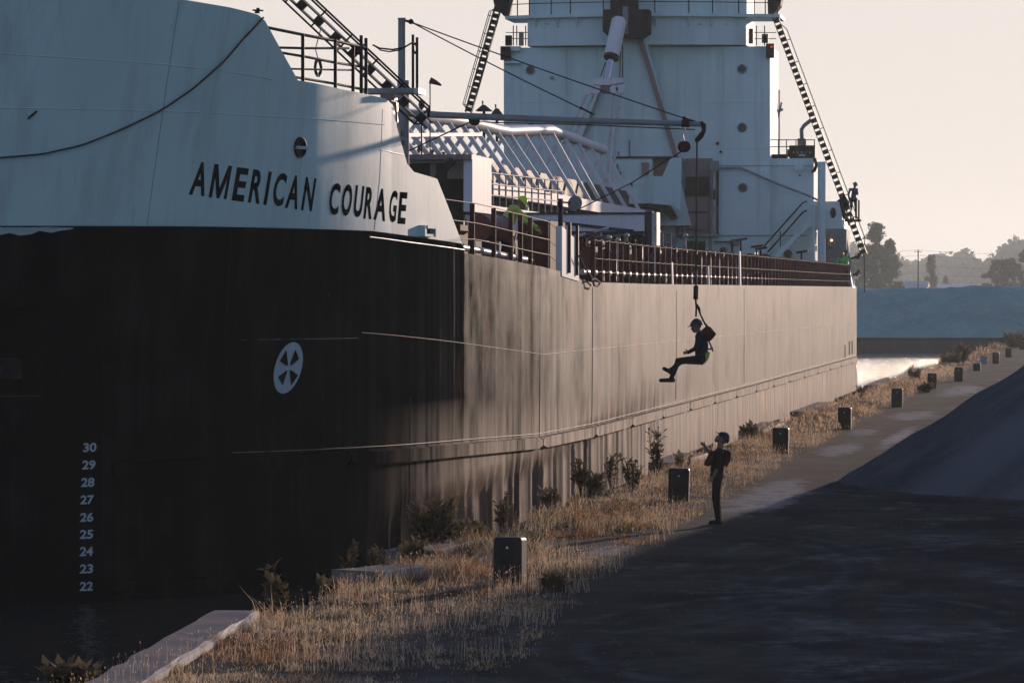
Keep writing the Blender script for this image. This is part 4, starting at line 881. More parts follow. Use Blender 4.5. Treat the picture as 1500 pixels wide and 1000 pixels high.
# deck lights and small posts before the house
for px, y0, y1 in ((1085, 352, 378), (1108, 362, 378), (1174, 370, 384), (1114, 365, 380)):
    p, q = at_Y(px, y1 + 20, 236), at_Y(px, y0, 236); b = MB(); b.tube([V(p[0], p[1], DZ), V(p[0], p[1], q[2])], .05, 6); b.bar(q + V(-.25, 0, .0), q + V(.3, 0, .08), .1, .1); b.build('deck_post', 'dark', SH)

# ------------------------------------------------------------------ ship: central mast, hydraulic ram and its tackle
ma = part('boom_mast', SH)
b = MB(); b.prism([at_Y(x, y, HY - 1.6) for x, y in ((886, 108), (897, 60), (944, 55), (958, 110), (988, 236), (1010, 330), (845, 330), (854, 200))], (0, 1.3, 0)); b.build('mast_trunk', 'house_white', ma)
b = MB(); b.bar(at_Y(938, 58, HY - 1.75), at_Y(992, 236, HY - 1.75), .22, .25, (0, 1, 0)); b.build('mast_brace', 'pink', ma)
b = MB(); b.bar(at_Y(888, 108, HY - 1.75), at_Y(853, 205, HY - 1.75), .10, .2, (0, 1, 0)); b.build('mast_brace', 'grey', ma)
b = MB(); b.prism([at_Y(x, y, HY - 3) for x, y in ((883, 14), (950, 14), (950, 48), (938, 56), (893, 56), (883, 46))], (0, 1.5, 0)); b.build('pivot_housing', 'dark', ma)
bx(894, -60, 932, 14, HY - 2.6, 1.2, 'mast_column', 'dark', ma); bx(912, 10, 920, 50, HY - 3.1, .1, 'column_web', 'grey', ma)
for x in (940, 945, 951): b = MB(); b.tube([at_Y(x, 50, HY - 3.2), at_Y(x, 16, HY - 3.2)], .025, 5); b.build('ladder_bar', 'dark', ma)
for y in (20, 28, 36, 44, 50): b = MB(); b.tube([at_Y(936, y, HY - 3.2), at_Y(952, y, HY - 3.2)], .02, 5); b.build('ladder_bar', 'dark', ma)
c0, c1 = at_Y(907, 31, HY - 3.4), at_Y(896, 82, HY - 4.2); b = MB(); b.tube([c0 + (c0 - c1) * .10, c0 + (c0 - c1) * .06, c0, c1], [.1, .28, .37, .37], 20); b.build('ram_cylinder', 'boom_white', ma)
b = MB(); b.tube([c1, c1 + (c1 - c0) * .07], .375, 20); b.build('ram_collar', 'dark', ma)
e = at_Y(889, 117, HY - 4.8); b = MB(); b.tube([c1, e], .15, 16); b.build('ram_rod', 'chrome', ma)
b = MB(); b.prism([at_Y(x, y, HY - 5.2) for x, y in ((863, 120), (873, 115), (911, 114), (912, 121), (890, 125), (868, 124))], (0, 1.2, 0)); b.build('crosshead', 'boom_white', ma)
bx(880, 124, 896, 137, HY - 5.0, .6, 'crosshead_block', 'pink', ma)
for x, y in ((862, 133), (873, 132), (900, 131), (909, 131)): c = at_Y(x, y, HY - 5.1); b = MB(); b.tube([c + V(0, -.2, 0), c + V(0, .2, 0)], .2, 14); b.build('sheave', 'boom_white', ma)
for x0, y0, x1, y1 in ((860, 138, 826, 210), (870, 138, 834, 215), (898, 136, 885, 312), (909, 136, 892, 316)): b = MB(); b.tube([at_Y(x0, y0, HY - 5.1), at_Y(x1, y1, HY - 9)], .07, 6); b.build('hoist_fall', 'pipe', ma)
for x0, y0, x1, y1 in ((909, 66, 908, 114), (912, 66, 912, 118), (887, 92, 880, 112)): b = MB(); b.tube([at_Y(x0, y0, HY - 3.5), at_Y(x1, y1, HY - 4.5)], .03, 6); b.build('hydraulic_hose', 'dark', ma)

# ------------------------------------------------------------------ ship: landing boom and its mast
lm = part('landing_mast', SH); YM = 106.0
p0 = at_Y(590, 300, YM); p1 = at_Y(588.5, 118, YM); p2 = at_Y(588.5, 28, YM)
b = MB(); b.tube([V(p1[0] + .03, YM, 5.0), V(p1[0] + .03, YM, p1[2])], .125, 14); b.build('mast_base', 'grey', lm)
b = MB(); b.tube([V(p1[0], YM, p1[2]), V(p1[0], YM, p2[2])], .078, 14); b.tube([V(p1[0], YM, p2[2]), V(p1[0], YM, p2[2] + .02)], .09, 14); b.build('mast_tube', 'grey', lm)
for i, txt in enumerate(('51', '50')):
    v, f = glyph(txt, .02); b = MB(); a, c = at_Y(587, 200 + i * 13, YM - .14), at_Y(592, 193 + i * 13, YM - .14)
    b.add([(a[0] + u * (c[0] - a[0]), YM - .14, a[2] + w_ * (c[2] - a[2])) for u, w_ in v], f); b.build('mast_number', 'letter', lm)
tipX = at_Y(1028, 182, 104.0)
bl = at_Y(594, 166.5, YM)
b = MB(); b.tube([bl, bl + (tipX - bl) * .5 + V(0, 0, -.02), tipX], [.072, .068, .055], 14); b.build('landing_boom', 'grey', lm)
b = MB(); b.ball(at_Y(602, 32, YM), .06, 8); b.tube([at_Y(592, 30, YM), at_Y(606, 34, YM)], .03, 6); b.build('shackle', 'dark', lm)
mid = at_Y(870, 168, YM - .9)
for q, kk in ((mid, .93), (tipX, .94)):
    a = at_Y(603, 33, YM); b = MB(); b.tube([a + (q - a) * f + V(0, 0, -.10 * 4 * f * (1 - f) * .3) for f in np.linspace(0, 1, 9)], .014, 5); b.build('stay_wire', 'wire', lm)
    b = MB(); c = a + (q - a) * kk; b.tube([c, a + (q - a) * (kk + .06)], .022, 6); b.ball(c, .035, 8); b.build('turnbuckle', 'dark', lm)
c = at_Y(695, 176, 105.6); b = MB(); b.tube([c + V(0, -.06, 0), c + V(0, .06, 0)], .12, 14); b.build('lead_sheave', 'dark', lm)
b = MB(); b.tube([at_Y(597, 222, YM), at_Y(693, 177, 105.6)], .016, 5); b.build('hauling_line', 'rope', lm)
b = MB(); b.tube([at_Y(700, 179, 105.6), at_Y(860, 183, 104.8), at_Y(1018, 190, 104)], .013, 5); b.build('hauling_line', 'rope', lm)
b = MB(); c = at_Y(1003, 181, 104.05); b.tube([c + V(-.06, 0, 0), c + V(.1, 0, 0)], .085, 10); b.build('boom_collar', 'red', lm)
b = MB(); q = [at_Y(x, y, 104) for x, y in ((1026, 180), (1031, 184), (1031, 192), (1026, 200), (1020, 206))]; b.tube(q, [.05, .06, .045, .06, .05], 8); b.build('tip_hook', 'dark', lm)
hb = thing('sheave_block', 'round dark pulley block hanging from the tip of the landing boom', 'pulley block', tuple(at_Y(1002, 215, 104)))
c = at_Y(1002, 215, 104); ax = V(.5, -.85, 0)
for d_ in (-.06, .04): b = MB(); b.tube([c + ax * d_, c + ax * (d_ + .03)], .115, 20); b.build('cheek_plate', 'red', hb)
b = MB(); b.tube([c - ax * .03, c + ax * .04], .10, 20); b.build('sheave', 'dark', hb)
b = MB(); b.tube([c + V(0, 0, .1), at_Y(1000, 197, 104), at_Y(1003, 190, 104), at_Y(1003, 186, 104)], .018, 6); b.build('hanger', 'pipe', hb)

# ------------------------------------------------------------------ ladders
def ladder(pts, half_px, tread_px, step_px, name, rail_off, posts, depth=.45, tread_mat='dark'):
    ld = part(name, SH); (x0, y0, Y0), (x1, y1, Y1) = pts; L = math.hypot(x1 - x0, y1 - y0); nx, ny = (y1 - y0) / L, -(x1 - x0) / L
    if nx < 0: nx, ny = -nx, -ny
    g = lambda f, o: at_Y(x0 + (x1 - x0) * f + nx * o, y0 + (y1 - y0) * f + ny * o, Y0 + (Y1 - Y0) * f)
    s = scale_at(g(.5, 0))
    for o in (-half_px, half_px): b = MB(); b.bar(g(0, o), g(1, o), .9 * half_px / s * .35, depth, (0, 1, 0)); b.build('stringer', 'dark', ld)
    n = int(L / step_px)
    for i in range(n):
        f = (i + .5) / n; p, q = g(f - tread_px / L / 2, 0), g(f + tread_px / L / 2, 0); b = MB(); b.bar(p, q, 2 * half_px / s * .86, depth * .9, (0, 1, 0)); b.build('tread', tread_mat, ld)
    for o in rail_off:
        b = MB(); b.tube([g(.03, o * .4), g(.06, o), g(.94, o), g(.97, o * .4)], .022, 5); b.build('handrail', 'dark', ld)
        for f in np.linspace(.1, .94, posts): b = MB(); b.tube([g(f, half_px), g(f, o)], .02, 5); b.build('handrail_post', 'dark', ld)
    return ld, g
ladder([(1136, 26, HY + .5), (1266, 373, HY - 1)], 4.0, 4.4, 9.6, 'side_ladder', (9.5,), 10)
ladder([(730, 10, HY + .5), (686, 165, HY - .5)], 4.3, 4.4, 9.0, 'side_ladder', (-8.5, -11), 6)
ladder([(405, -28, 102.5), (630, 184, 103.0)], 6.0, 13, 31, 'gangway_ladder', (-14, 15, 19), 6, .5)
bx(612, 172, 634, 191, 104.2, .3, 'ladder_foot_box', 'dark', SH) if False else None
# forecastle rail and step platform
fo = part('forecastle_railing', SH)
posts = [(452, 122, 50), (500, 130, 58), (526, 134, 68), (538, 137, 52), (545, 138, 56)]
base = {}
for px, yb, yt in posts:
    t, z = hull_at(px, yb); p = hull_pt(t, z, -.12); s = scale_at(p); base[px] = (p, s, yb); b = MB(); b.tube([p, p + V(0, 0, (yb - yt) / s)], .035, 6); b.build('rail_post', 'dark', fo)
def rail(pts, r=.026):
    out = []
    for px, py in pts:
        t = hull_at(px, 135)[0]; p0 = hull_pt(t, 8.0, -.12); s = scale_at(p0); out.append(V(p0[0], p0[1], p0[2] + (proj(p0)[1] - py) / s))
    b = MB(); b.tube(out, r, 6); b.build('rail_bar', 'dark', fo)
rail([(402, 41), (452, 51), (500, 60), (526, 66), (545, 70)], .03); rail([(414, 70), (452, 71), (520, 71)], .026); rail([(418, 77), (460, 84), (500, 92), (545, 99)]); rail([(428, 101), (470, 102), (526, 103)], .02); rail([(434, 112), (500, 123), (540, 131)])
b = MB(); b.ball(at_Y(524, 73, 97), .10, 8); b.build('rail_knob', 'dark', fo)
pf = part('step_platform', SH); YP = 99.0
bx(532, 129, 606, 136.5, YP, .9, 'platform_plank', 'grey', pf); bx(606, 129, 613, 137, YP - .05, 1.0, 'platform_end', 'pipe', pf)
for px, yt in ((605, 51), (611, 55)): p, q = at_Y(px, 130, YP + .3), at_Y(px, yt, YP + .3); b = MB(); b.tube([p, V(p[0], p[1], q[2])], .03, 6); b.build('platform_post', 'dark', pf)
b = MB(); pts = [at_Y(x, y, YP + .2) for x, y in ((546, 66), (556, 71), (575, 73), (592, 70), (605, 62))]; b.tube(pts, .018, 5); b.build('chain', 'dark', pf)
b = MB(); pts = [at_Y(x, y, YP + .2) for x, y in ((548, 67), (558, 74), (570, 76), (584, 74), (594, 69))]; b.tube(pts, .014, 5); b.build('chain', 'dark', pf)
b = MB(); pts = [at_Y(608 + 3 * math.cos(a) + .5 * math.sin(3 * a), 71 + 7 * math.sin(a), YP + .2) for a in np.linspace(0, 2 * PI, 14)]; b.tube(pts, .025, 5); b.build('rope_bundle', 'dark', pf)
b = MB(); b.prism([at_Y(x, y, 101) for x, y in ((572, 148), (578, 160), (584, 205), (581, 150))], (0, .2, 0)); b.build('rusty_bracket', 'fender', SH)
bx(557, 136, 577, 146, 98.4, .5, 'ladder_hinge', 'fender', SH)
# bow bits: bird-like fitting, knuckle
b = MB(); p = at_Y(378, 20, 92.6); b.bar(p + V(-.1, 0, .06), p + V(.1, 0, .05), .04, .03); b.tube([p, p + V(0, 0, .1)], .035, 6); b.tube([p + V(-.05, 0, 0), p + V(-.03, 0, .06)], .02, 5); b.build('pad_eye', 'dark', SH)

# loose lines: each a thing of its own
def rope(name, label, pts, r, cat='rope', mat='rope', **k):
    b = MB(); b.tube(pts, r, 6); return b.build(name, mat, None, tuple(pts[-1]), label=label, category=cat, **k)
k = tz([(-160, 243), (-60, 236), (0, 231), (60, 226), (118, 213), (180, 188), (235, 161), (280, 130), (320, 95), (352, 58), (382, 26)]); tq = np.linspace(0, 1, 40); cc = np.linspace(0, 1, len(k))
rope('bow_rope', 'dark rope sagging in a long curve across the white bow', [hull_pt(np.interp(f, cc, k[:, 0]), np.interp(f, cc, k[:, 1]), .06) for f in tq], .017)
pts = []
for i in range(5):
    for a in np.linspace(0, 2 * PI, 10, endpoint=False): pts.append(at_Y(466 + (3 + i * .7) * math.cos(a), 99 + (9 + i * 1.3) * math.sin(a), 95.2 + i * .02))
rope('rope_coil', 'thin rope coil hanging on the forecastle rail', [at_Y(470, 42, 95.2), at_Y(462, 72, 95.2)] + pts, .010)
rope('tag_line', 'thin line running from the pulley block down to the deck lamp post', [at_Y(998, 222, 104), at_Y(925, 268, 109), at_Y(845, 308, 114)], .013)

# ------------------------------------------------------------------ people
def person(label, segs, skinmats, base, R_, voxel, group=None, name='person'):
    """segs: (p, q, r_p, r_q, material index) capsules in the local frame (right, up, away); one continuous skin from all of them"""
    root = thing(name, label, 'person', tuple(base), group); b = MB()
    rt, fw = RT, V(-math.sin(TH), math.cos(TH), 0); W_ = lambda p: V(*base) + rt * p[0] + V(0, 0, 1) * p[1] + fw * p[2]
    S = []
    for p, q, rp, rq, mi in segs:
        p, q = W_(p), W_(q); S.append((p, q, rp, rq, mi)); d = q - p; L = np.linalg.norm(d)
        if L < 1e-4: b.ball(p, rp, 12); continue
        d /= L; pts, rs = [], []
        for a in (-80, -50, -20): pts.append(p + d * rp * math.sin(math.radians(a))); rs.append(rp * math.cos(math.radians(a)))
        for a in (20, 50, 80): pts.append(q + d * rq * math.sin(math.radians(a))); rs.append(rq * math.cos(math.radians(a)))
        b.tube(pts, rs, 12)
    o = b.build('body', list(skinmats), root)
    m = o.modifiers.new('r', 'REMESH'); m.mode = 'VOXEL'; m.voxel_size = voxel; s_ = o.modifiers.new('s', 'SMOOTH'); s_.factor = .5; s_.iterations = 2
    dg = bpy.context.evaluated_depsgraph_get(); dg.update(); me = bpy.data.meshes.new_from_object(o.evaluated_get(dg)); old = o.data
    o.modifiers.clear(); o.data = me; bpy.data.meshes.remove(old)
    me.materials.clear()
    for x in skinmats: me.materials.append(M[x])
    n = len(me.polygons); c = np.empty(n * 3); me.polygons.foreach_get('center', c); c = c.reshape(-1, 3) + np.array(base); best = np.full(n, 1e9); mi_ = np.zeros(n, int)
    for p, q, rp, rq, mi in S:
        d = q - p; t = np.clip(((c - p) @ d) / (d @ d + 1e-9), 0, 1); ds = np.linalg.norm(c - p - t[:, None] * d, axis=1) - (rp + (rq - rp) * t)
        k = ds < best; best[k] = ds[k]; mi_[k] = mi
    me.polygons.foreach_set('material_index', mi_.astype(np.int32)); me.polygons.foreach_set('use_smooth', np.ones(n, bool)); me.update()
    return root, W_
def hand(c, d, up, mi, s=1.0, pose='curl', thumb=None):
    """palm and five fingers; d = pointing direction, up = back of the hand side towards the thumb"""
    c = V(*c); d = V(*d) / np.linalg.norm(d); up = V(*up) / np.linalg.norm(up); sd_ = np.cross(d, up); out = []
    out.append((c, c + d * .055 * s, .026 * s, .030 * s, mi))
    for i, (o, L) in enumerate(((.026, .070), (.009, .080), (-.009, .074), (-.026, .058))):
        k = c + d * .060 * s + up * o * s; straight = pose == 'flat' or (pose == 'point' and i == 0)
        if straight: a = k + d * L * .5 * s; e = k + d * L * s + sd_ * .006
        else: a = k + d * L * .42 * s + sd_ * .012 * s; e = a + (sd_ * .75 - d * .35) * L * .5 * s
        out += [(k, a, .0105 * s, .0095 * s, mi), (a, e, .0095 * s, .0085 * s, mi)]
    th = V(*thumb) / np.linalg.norm(thumb) if thumb is not None else (d * .6 + up * .8)
    k = c + d * .012 * s + up * .024 * s; out += [(k, k + th * .036 * s, .012 * s, .0115 * s, mi), (k + th * .036 * s, k + th * .068 * s, .0115 * s, .009 * s, mi)]
    return out
def head(c, face, upv, mi, s=1.0):
    """skull, jaw, nose, ears; face = direction of the nose"""
    c = V(*c); f = V(*face) / np.linalg.norm(face); u = V(*upv) / np.linalg.norm(upv); u = u - f * (u @ f); u /= np.linalg.norm(u); r = np.cross(f, u)
    return [(c - f * .018 + u * .03, c + f * .02 + u * .03, .092, .086, mi), (c + f * .035 - u * .03, c + f * .055 - u * .075, .066, .040, mi),
            (c + f * .085 + u * .015, c + f * .112 - u * .022, .010, .015, mi), (c + f * .088 - u * .05, c + f * .092 - u * .056, .018, .016, mi),
            (c + r * .088 + u * .01, c + r * .090 - u * .03, .018, .012, mi), (c - r * .088 + u * .01, c - r * .090 - u * .03, .018, .012, mi),
            (c + f * .074 + u * .034 + r * .03, c + f * .074 + u * .034 - r * .03, .020, .020, mi)]
def helmet(W_, c, face, upv, mat, root, s=1.0):
    c = V(*c); f = V(*face) / np.linalg.norm(face); u = V(*upv) / np.linalg.norm(upv); u = u - f * (u @ f); u /= np.linalg.norm(u); r = np.cross(f, u)
    b = MB(); vs, fs = [], []; n = 20; rows = 6
    for i in range(rows + 1):
        a = PI / 2 * i / rows; rad = math.cos(a)
        for k in range(n):
            w_ = 2 * PI * k / n; vs.append(W_(c + u * (.035 + .105 * math.sin(a)) * s + (f * math.cos(w_) * .128 + r * math.sin(w_) * .108) * rad * s))
    for i in range(rows):
        for k in range(n): fs.append((i * n + k, i * n + (k + 1) % n, (i + 1) * n + (k + 1) % n, (i + 1) * n + k))
    b.add(vs, fs, 0, True); o = b.build('helmet', mat, root)
    b = MB(); ring = []
    for k in range(n):
        w_ = 2 * PI * k / n; e = 1.0 + .08 + (.40 if math.cos(w_) > .25 else .0) * max(0, math.cos(w_)); ring.append((W_(c + u * .035 * s + (f * math.cos(w_) * .128 + r * math.sin(w_) * .108) * s), W_(c + u * (.028 - .012 * max(0, math.cos(w_))) * s + (f * math.cos(w_) * .128 * e + r * math.sin(w_) * .108 * 1.06) * s)))
    vs = [p for q in ring for p in q]; b.add(vs, [(2 * k, 2 * k + 1, 2 * ((k + 1) % n) + 1, 2 * ((k + 1) % n)) for k in range(n)]); m_ = b.build('brim', mat, o); md = m_.modifiers.new('t', 'SOLIDIFY'); md.thickness = .006
    b = MB(); b.tube([W_(c + (f * math.cos(a) * .10 + u * (.04 + .108 * math.sin(a))) * s) for a in np.linspace(.25, PI - .2, 9)], .012, 6); b.build('crest', mat, o)
    return o
def boot(a, toe, mi):
    a = V(*a); toe = V(*toe); d = toe - a; d[1] = 0; dn = d / np.linalg.norm(d)
    return [(a + V(0, .10, 0), a + V(0, -.01, 0), .056, .054, mi), (a + V(0, -.04, 0) - dn * .03, toe, .046, .040, mi), (a + V(0, -.052, 0) - dn * .04, a + V(0, -.052, 0) + dn * .02, .040, .040, mi)]
# the signalman on the quay
k_ = .00211; fx = lambda x, y, z=0.0: (((x - 318) * k_), (925 - y) * k_, z)
bs = at_z(1050.9, 768, 0.0); bs[2] = 0.0
sg = []
for z, kn, an, toe in ((-.10, (300, 690), (322, 872), (252, 905)), (.10, (312, 690), (334, 872), (262, 905))):
    sg += [(fx(312, 510, z * .8), fx(*kn, z), .104, .074, 2), (fx(*kn, z), fx(*an, z * 1.05), .074, .055, 2)]
    a = V(*fx(*an, z * 1.05)); a[1] = .098; t_ = V(*fx(*toe, z * 1.1)); t_[1] = .045; sg += boot(a, t_, 3)
sg += [(fx(310, 500, -.07), fx(310, 500, .07), .115, .115, 2), (fx(312, 480, 0), fx(318, 380, 0), .135, .14, 1), (fx(318, 400, -.05), fx(330, 300, -.08), .11, .11, 1), (fx(318, 400, .05), fx(330, 300, .08), .11, .11, 1), (fx(328, 262, -.15), fx(328, 262, .15), .075, .075, 1),
       (fx(338, 245), fx(348, 180), .068, .062, 0)]
sg += head(fx(352, 150), (-.66, .75, 0), (.75, .66, 0), 0)
# raised arm (far side) with pointing hand, hanging arm (near side)
sg += [(fx(322, 262, .17), fx(268, 300, .22), .058, .046, 1), (fx(268, 300, .22), fx(262, 258, .16), .046, .042, 0), (fx(268, 300, .22), fx(205, 205, .10), .043, .030, 0)]
sg += hand(fx(205, 205, .10), (-.85, .55, 0), (.35, .95, 0), 0, 1.0, 'curl', (-.25, .97, 0))
sg += [(fx(332, 270, -.19), fx(318, 395, -.24), .068, .056, 1), (fx(318, 395, -.24), fx(275, 490, -.20), .043, .032, 0)]
sg += hand(fx(275, 490, -.20), (-.45, -.89, .1), (-.8, .5, 0), 0, 1.0, 'curl')
man, W1 = person('man in dark clothes standing on the quay, head tilted back and one hand raised', sg, ['skin', 'black_cloth', 'khaki', 'boots'], bs, None, .0095)
helmet(W1, fx(358, 147), (-.66, .75, 0), (.75, .66, 0), 'blue_helmet', man, 1.05)
b = MB(); b.prism([W1(fx(x, y, -.17)) for x, y in ((300, 255), (272, 248), (250, 262), (192, 382), (240, 392), (290, 330))], RT * 0 + V(-math.sin(TH), math.cos(TH), 0) * .34); o = b.build('life_vest', 'maroon', man)
md = o.modifiers.new('b', 'BEVEL'); md.width = .03; md.segments = 3
b = MB(); b.prism([W1(fx(x, y, -.16)) for x, y in ((372, 235), (412, 245), (440, 262), (436, 340), (402, 400), (372, 380))], V(-math.sin(TH), math.cos(TH), 0) * .32); o = b.build('vest_back_pad', 'maroon', man)
md = o.modifiers.new('b', 'BEVEL'); md.width = .03; md.segments = 3
b = MB(); b.tube([W1(fx(314 + 56 * math.cos(a), 466, .122 * math.sin(a))) for a in np.linspace(0, 2 * PI, 20)], .018, 6); b.build('belt', 'boots', man)
for z in (-.10, .10): b = MB(); b.tube([W1(fx(270, 280, z)), W1(fx(330, 226, z)), W1(fx(400, 262, z))], .022, 6); b.build('shoulder_strap', 'boots', man)

# the deckhand swinging out under the landing boom
k2 = .00208; gx = lambda x, y, z=0.0: ((x - 300) * k2, (700 - y) * k2, z)
hs_ = at_Y(980 + 300 / 6.667, 420 + 700 / 6.667, 103.6)
sg = []
for z, kn, an, toe in ((-.10, (88, 722), (28, 882), (-80, 912)), (.11, (120, 728), (22, 812), (-45, 800))):
    sg += [(gx(300, 705, z * .8), gx(*kn, z), .094, .066, 2), (gx(*kn, z), gx(*an, z), .064, .046, 2)]
    a = V(*gx(*an, z)); t_ = V(*gx(*toe, z)); dn = (t_ - a) / np.linalg.norm(t_ - a); sg += [(a, a + V(.0, -.05, 0), .056, .05, 3), (a + V(.02, -.055, 0), t_, .050, .042, 3)]
sg += [(gx(308, 700, -.07), gx(308, 700, .07), .12, .12, 2), (gx(318, 680), gx(318, 570), .14, .145, 1), (gx(315, 590, -.05), gx(308, 490, -.07), .12, .115, 1), (gx(315, 590, .05), gx(308, 490, .07), .12, .115, 1), (gx(305, 470, -.14), gx(305, 470, .14), .08, .08, 1), (gx(300, 455), gx(280, 420), .062, .056, 0)]
sg += head(gx(268, 392), (-.97, -.18, 0), (-.1, .99, 0), 0)
for z in (-.20, .20):
    sg += [(gx(305, 485, z * .9), gx(262, 600, z * 1.05), .062, .050, 1), (gx(262, 600, z * 1.05), gx(188, 640, z * .7), .047, .035, 1)]
    sg += hand(gx(188, 640, z * .7), (-.97, -.1, 0), (0, .9, -.3 if z > 0 else .3), 0, 1.0, 'curl')
hm, W2 = person('deckhand in dark gear and teal helmet hanging seated from the rope beside the hull', sg, ['skin', 'navy', 'black_cloth', 'boots'], hs_, None, .0095)
helmet(W2, gx(272, 388), (-.97, -.12, 0), (-.05, 1, 0), 'teal_helmet', hm, 1.05)
DV = V(-math.sin(TH), math.cos(TH), 0)
b = MB(); b.prism([W2(gx(x, y, -.19)) for x, y in ((318, 425), (370, 380), (402, 390), (460, 462), (412, 520), (372, 540), (330, 500))], DV * .38); o = b.build('life_vest', 'maroon', hm); md = o.modifiers.new('b', 'BEVEL'); md.width = .03; md.segments = 3
b = MB(); b.prism([W2(gx(x, y, -.12)) for x, y in ((372, 625), (400, 640), (385, 700), (350, 748), (322, 750), (335, 690))], DV * .24); o = b.build('hi_vis_patch', 'hivis', hm); md = o.modifiers.new('b', 'BEVEL'); md.width = .02; md.segments = 2
for pts in ([(330, 450), (345, 520), (350, 590), (330, 640)], [(262, 470), (258, 560), (280, 650), (330, 690)], [(380, 520), (400, 560), (418, 600), (424, 632)], [(300, 640), (350, 600), (410, 610), (400, 590)]):
    b = MB(); b.tube([W2(gx(x, y, -.17)) for x, y in pts], .018, 6); b.build('harness_strap', 'boots', hm)
b = MB(); b.hexa([W2(gx(*p)) for p in ((150, 752, -.2), (330, 760, -.2), (330, 760, .2), (150, 752, .2), (150, 738, -.2), (330, 746, -.2), (330, 746, .2), (150, 738, .2))]); b.build('seat_board', 'boots', hm)
Yr = hs_[1]; tipr = at_Y(1021, 206, 104.0); top = at_Y(1019.5, 419, 103.7); eye = at_Y(1020, 462, 103.6)
hl = thing('hoist_line', 'rope hanging from the boom tip down to the seated deckhand', 'rope', tuple(eye))
b = MB(); b.tube([tipr, tipr + (top - tipr) * .5, top], .020, 6); b.build('rope_fall', 'rope', hl)
b = MB(); b.tube([top, at_Y(1019, 438, 103.65)], [.05, .05], 8); b.build('swivel_weight', 'dark', hl)
b = MB(); b.tube([at_Y(1019, 438, 103.65), at_Y(1020, 450, 103.6), at_Y(1019.5, 464, 103.6)], .022, 6); b.build('rope_end', 'rope', hl)
b = MB(); b.tube([at_Y(1020.5, 446, 103.6), at_Y(1024, 452, 103.6), at_Y(1026, 460, 103.6), at_Y(1032, 473, 103.6), at_Y(1036, 478, 103.6)], [.03, .035, .02, .024, .03], 6); b.build('lanyard', 'dark', hl)

# a standing or bending figure for the ship's crew, built from joints
def crew(label, base, J, mats, helmets, voxel=.016, face=(-1, 0, 0), group=None, bulk=1.0):
    g = lambda n: V(*J[n]); sg = []
    for s_ in 'ab':
        sg += [(g('hip_' + s_), g('knee_' + s_), .095, .066, 2), (g('knee_' + s_), g('ankle_' + s_), .066, .048, 2)] + boot(g('ankle_' + s_), g('toe_' + s_), 3)
        sg += [(g('sh_' + s_), g('el_' + s_), .062, .050, 1), (g('el_' + s_), g('wr_' + s_), .048, .034, 1)] + hand(g('wr_' + s_), g('wr_' + s_) - g('el_' + s_), (0, .3, .95), 0, 1.05)
    pe, ch, nk, hd = g('pelvis'), g('chest'), g('neck'), g('head')
    sg += [(g('hip_a'), g('hip_b'), .115, .115, 2), (pe, (pe + ch) / 2, .125, .135, 1), ((pe + ch) / 2 + V(0, 0, .05), ch + V(0, 0, .07), .12, .12, 1), ((pe + ch) / 2 - V(0, 0, .05), ch - V(0, 0, .07), .12, .12, 1), (g('sh_a'), g('sh_b'), .075, .075, 1), (nk, hd, .06, .056, 0)]
    sg = [(p_, q_, a_ * bulk, b_ * bulk, m_) if m_ == 1 else (p_, q_, a_, b_, m_) for p_, q_, a_, b_, m_ in sg]
    u = hd - nk; u /= np.linalg.norm(u); sg += head(hd, face, u, 0)
    r, W_ = person(label, sg, mats, base, None, voxel, group); helmet(W_, J['head'], face, u, helmets, r, 1.08); return r, W_
def joints(lean=0.0, arm=None, wide=.10):
    J = {'pelvis': (0, .98, 0), 'chest': (lean, 1.32, 0), 'neck': (lean * 1.2, 1.48, 0), 'head': (lean * 1.4, 1.64, 0)}
    for s_, z in (('a', -1), ('b', 1)):
        J['hip_' + s_] = (0, .94, z * .09); J['knee_' + s_] = (-.03 * z, .50, z * wide); J['ankle_' + s_] = (.02 * z, .10, z * wide); J['toe_' + s_] = (-.16 + .02 * z, .045, z * wide)
        J['sh_' + s_] = (lean, 1.42, z * .18); J['el_' + s_] = (lean + .02, 1.14, z * .25); J['wr_' + s_] = (lean - .12, .93, z * .22)
    return J
# bending deckhand in hi-vis by the forward rail
J = joints(); s_ = 64.0
bp = at_X(742, 330, -14.3); bp[2] = float(z_top(hull_at(760, 384)[0])) - .06
q = lambda x, y, z=0: ((x - 742) / s_, (proj(bp)[1] - y) / s_, z)
J.update(pelvis=q(738, 332), chest=q(752, 308), neck=q(758, 301), head=q(764, 294), sh_a=q(756, 305, -.18), sh_b=q(756, 305, .18), el_a=q(768, 322, -.24), wr_a=q(786, 330, -.20), el_b=q(772, 318, .24), wr_b=q(790, 336, .16),
         hip_a=q(738, 336, -.09), hip_b=q(737, 336, .09), knee_a=(.02, .48, -.12), knee_b=(-.06, .48, .12), ankle_a=(0, .1, -.13), ankle_b=(-.12, .1, .13), toe_a=(.16, .045, -.13), toe_b=(.04, .045, .13))
crew('deckhand in yellow green jacket and lime helmet bending over the rail beside the red drum', bp, J, ['skin', 'hivis', 'black_cloth', 'boots'], 'lime', .013, (.75, -.66, 0), bulk=1.4)
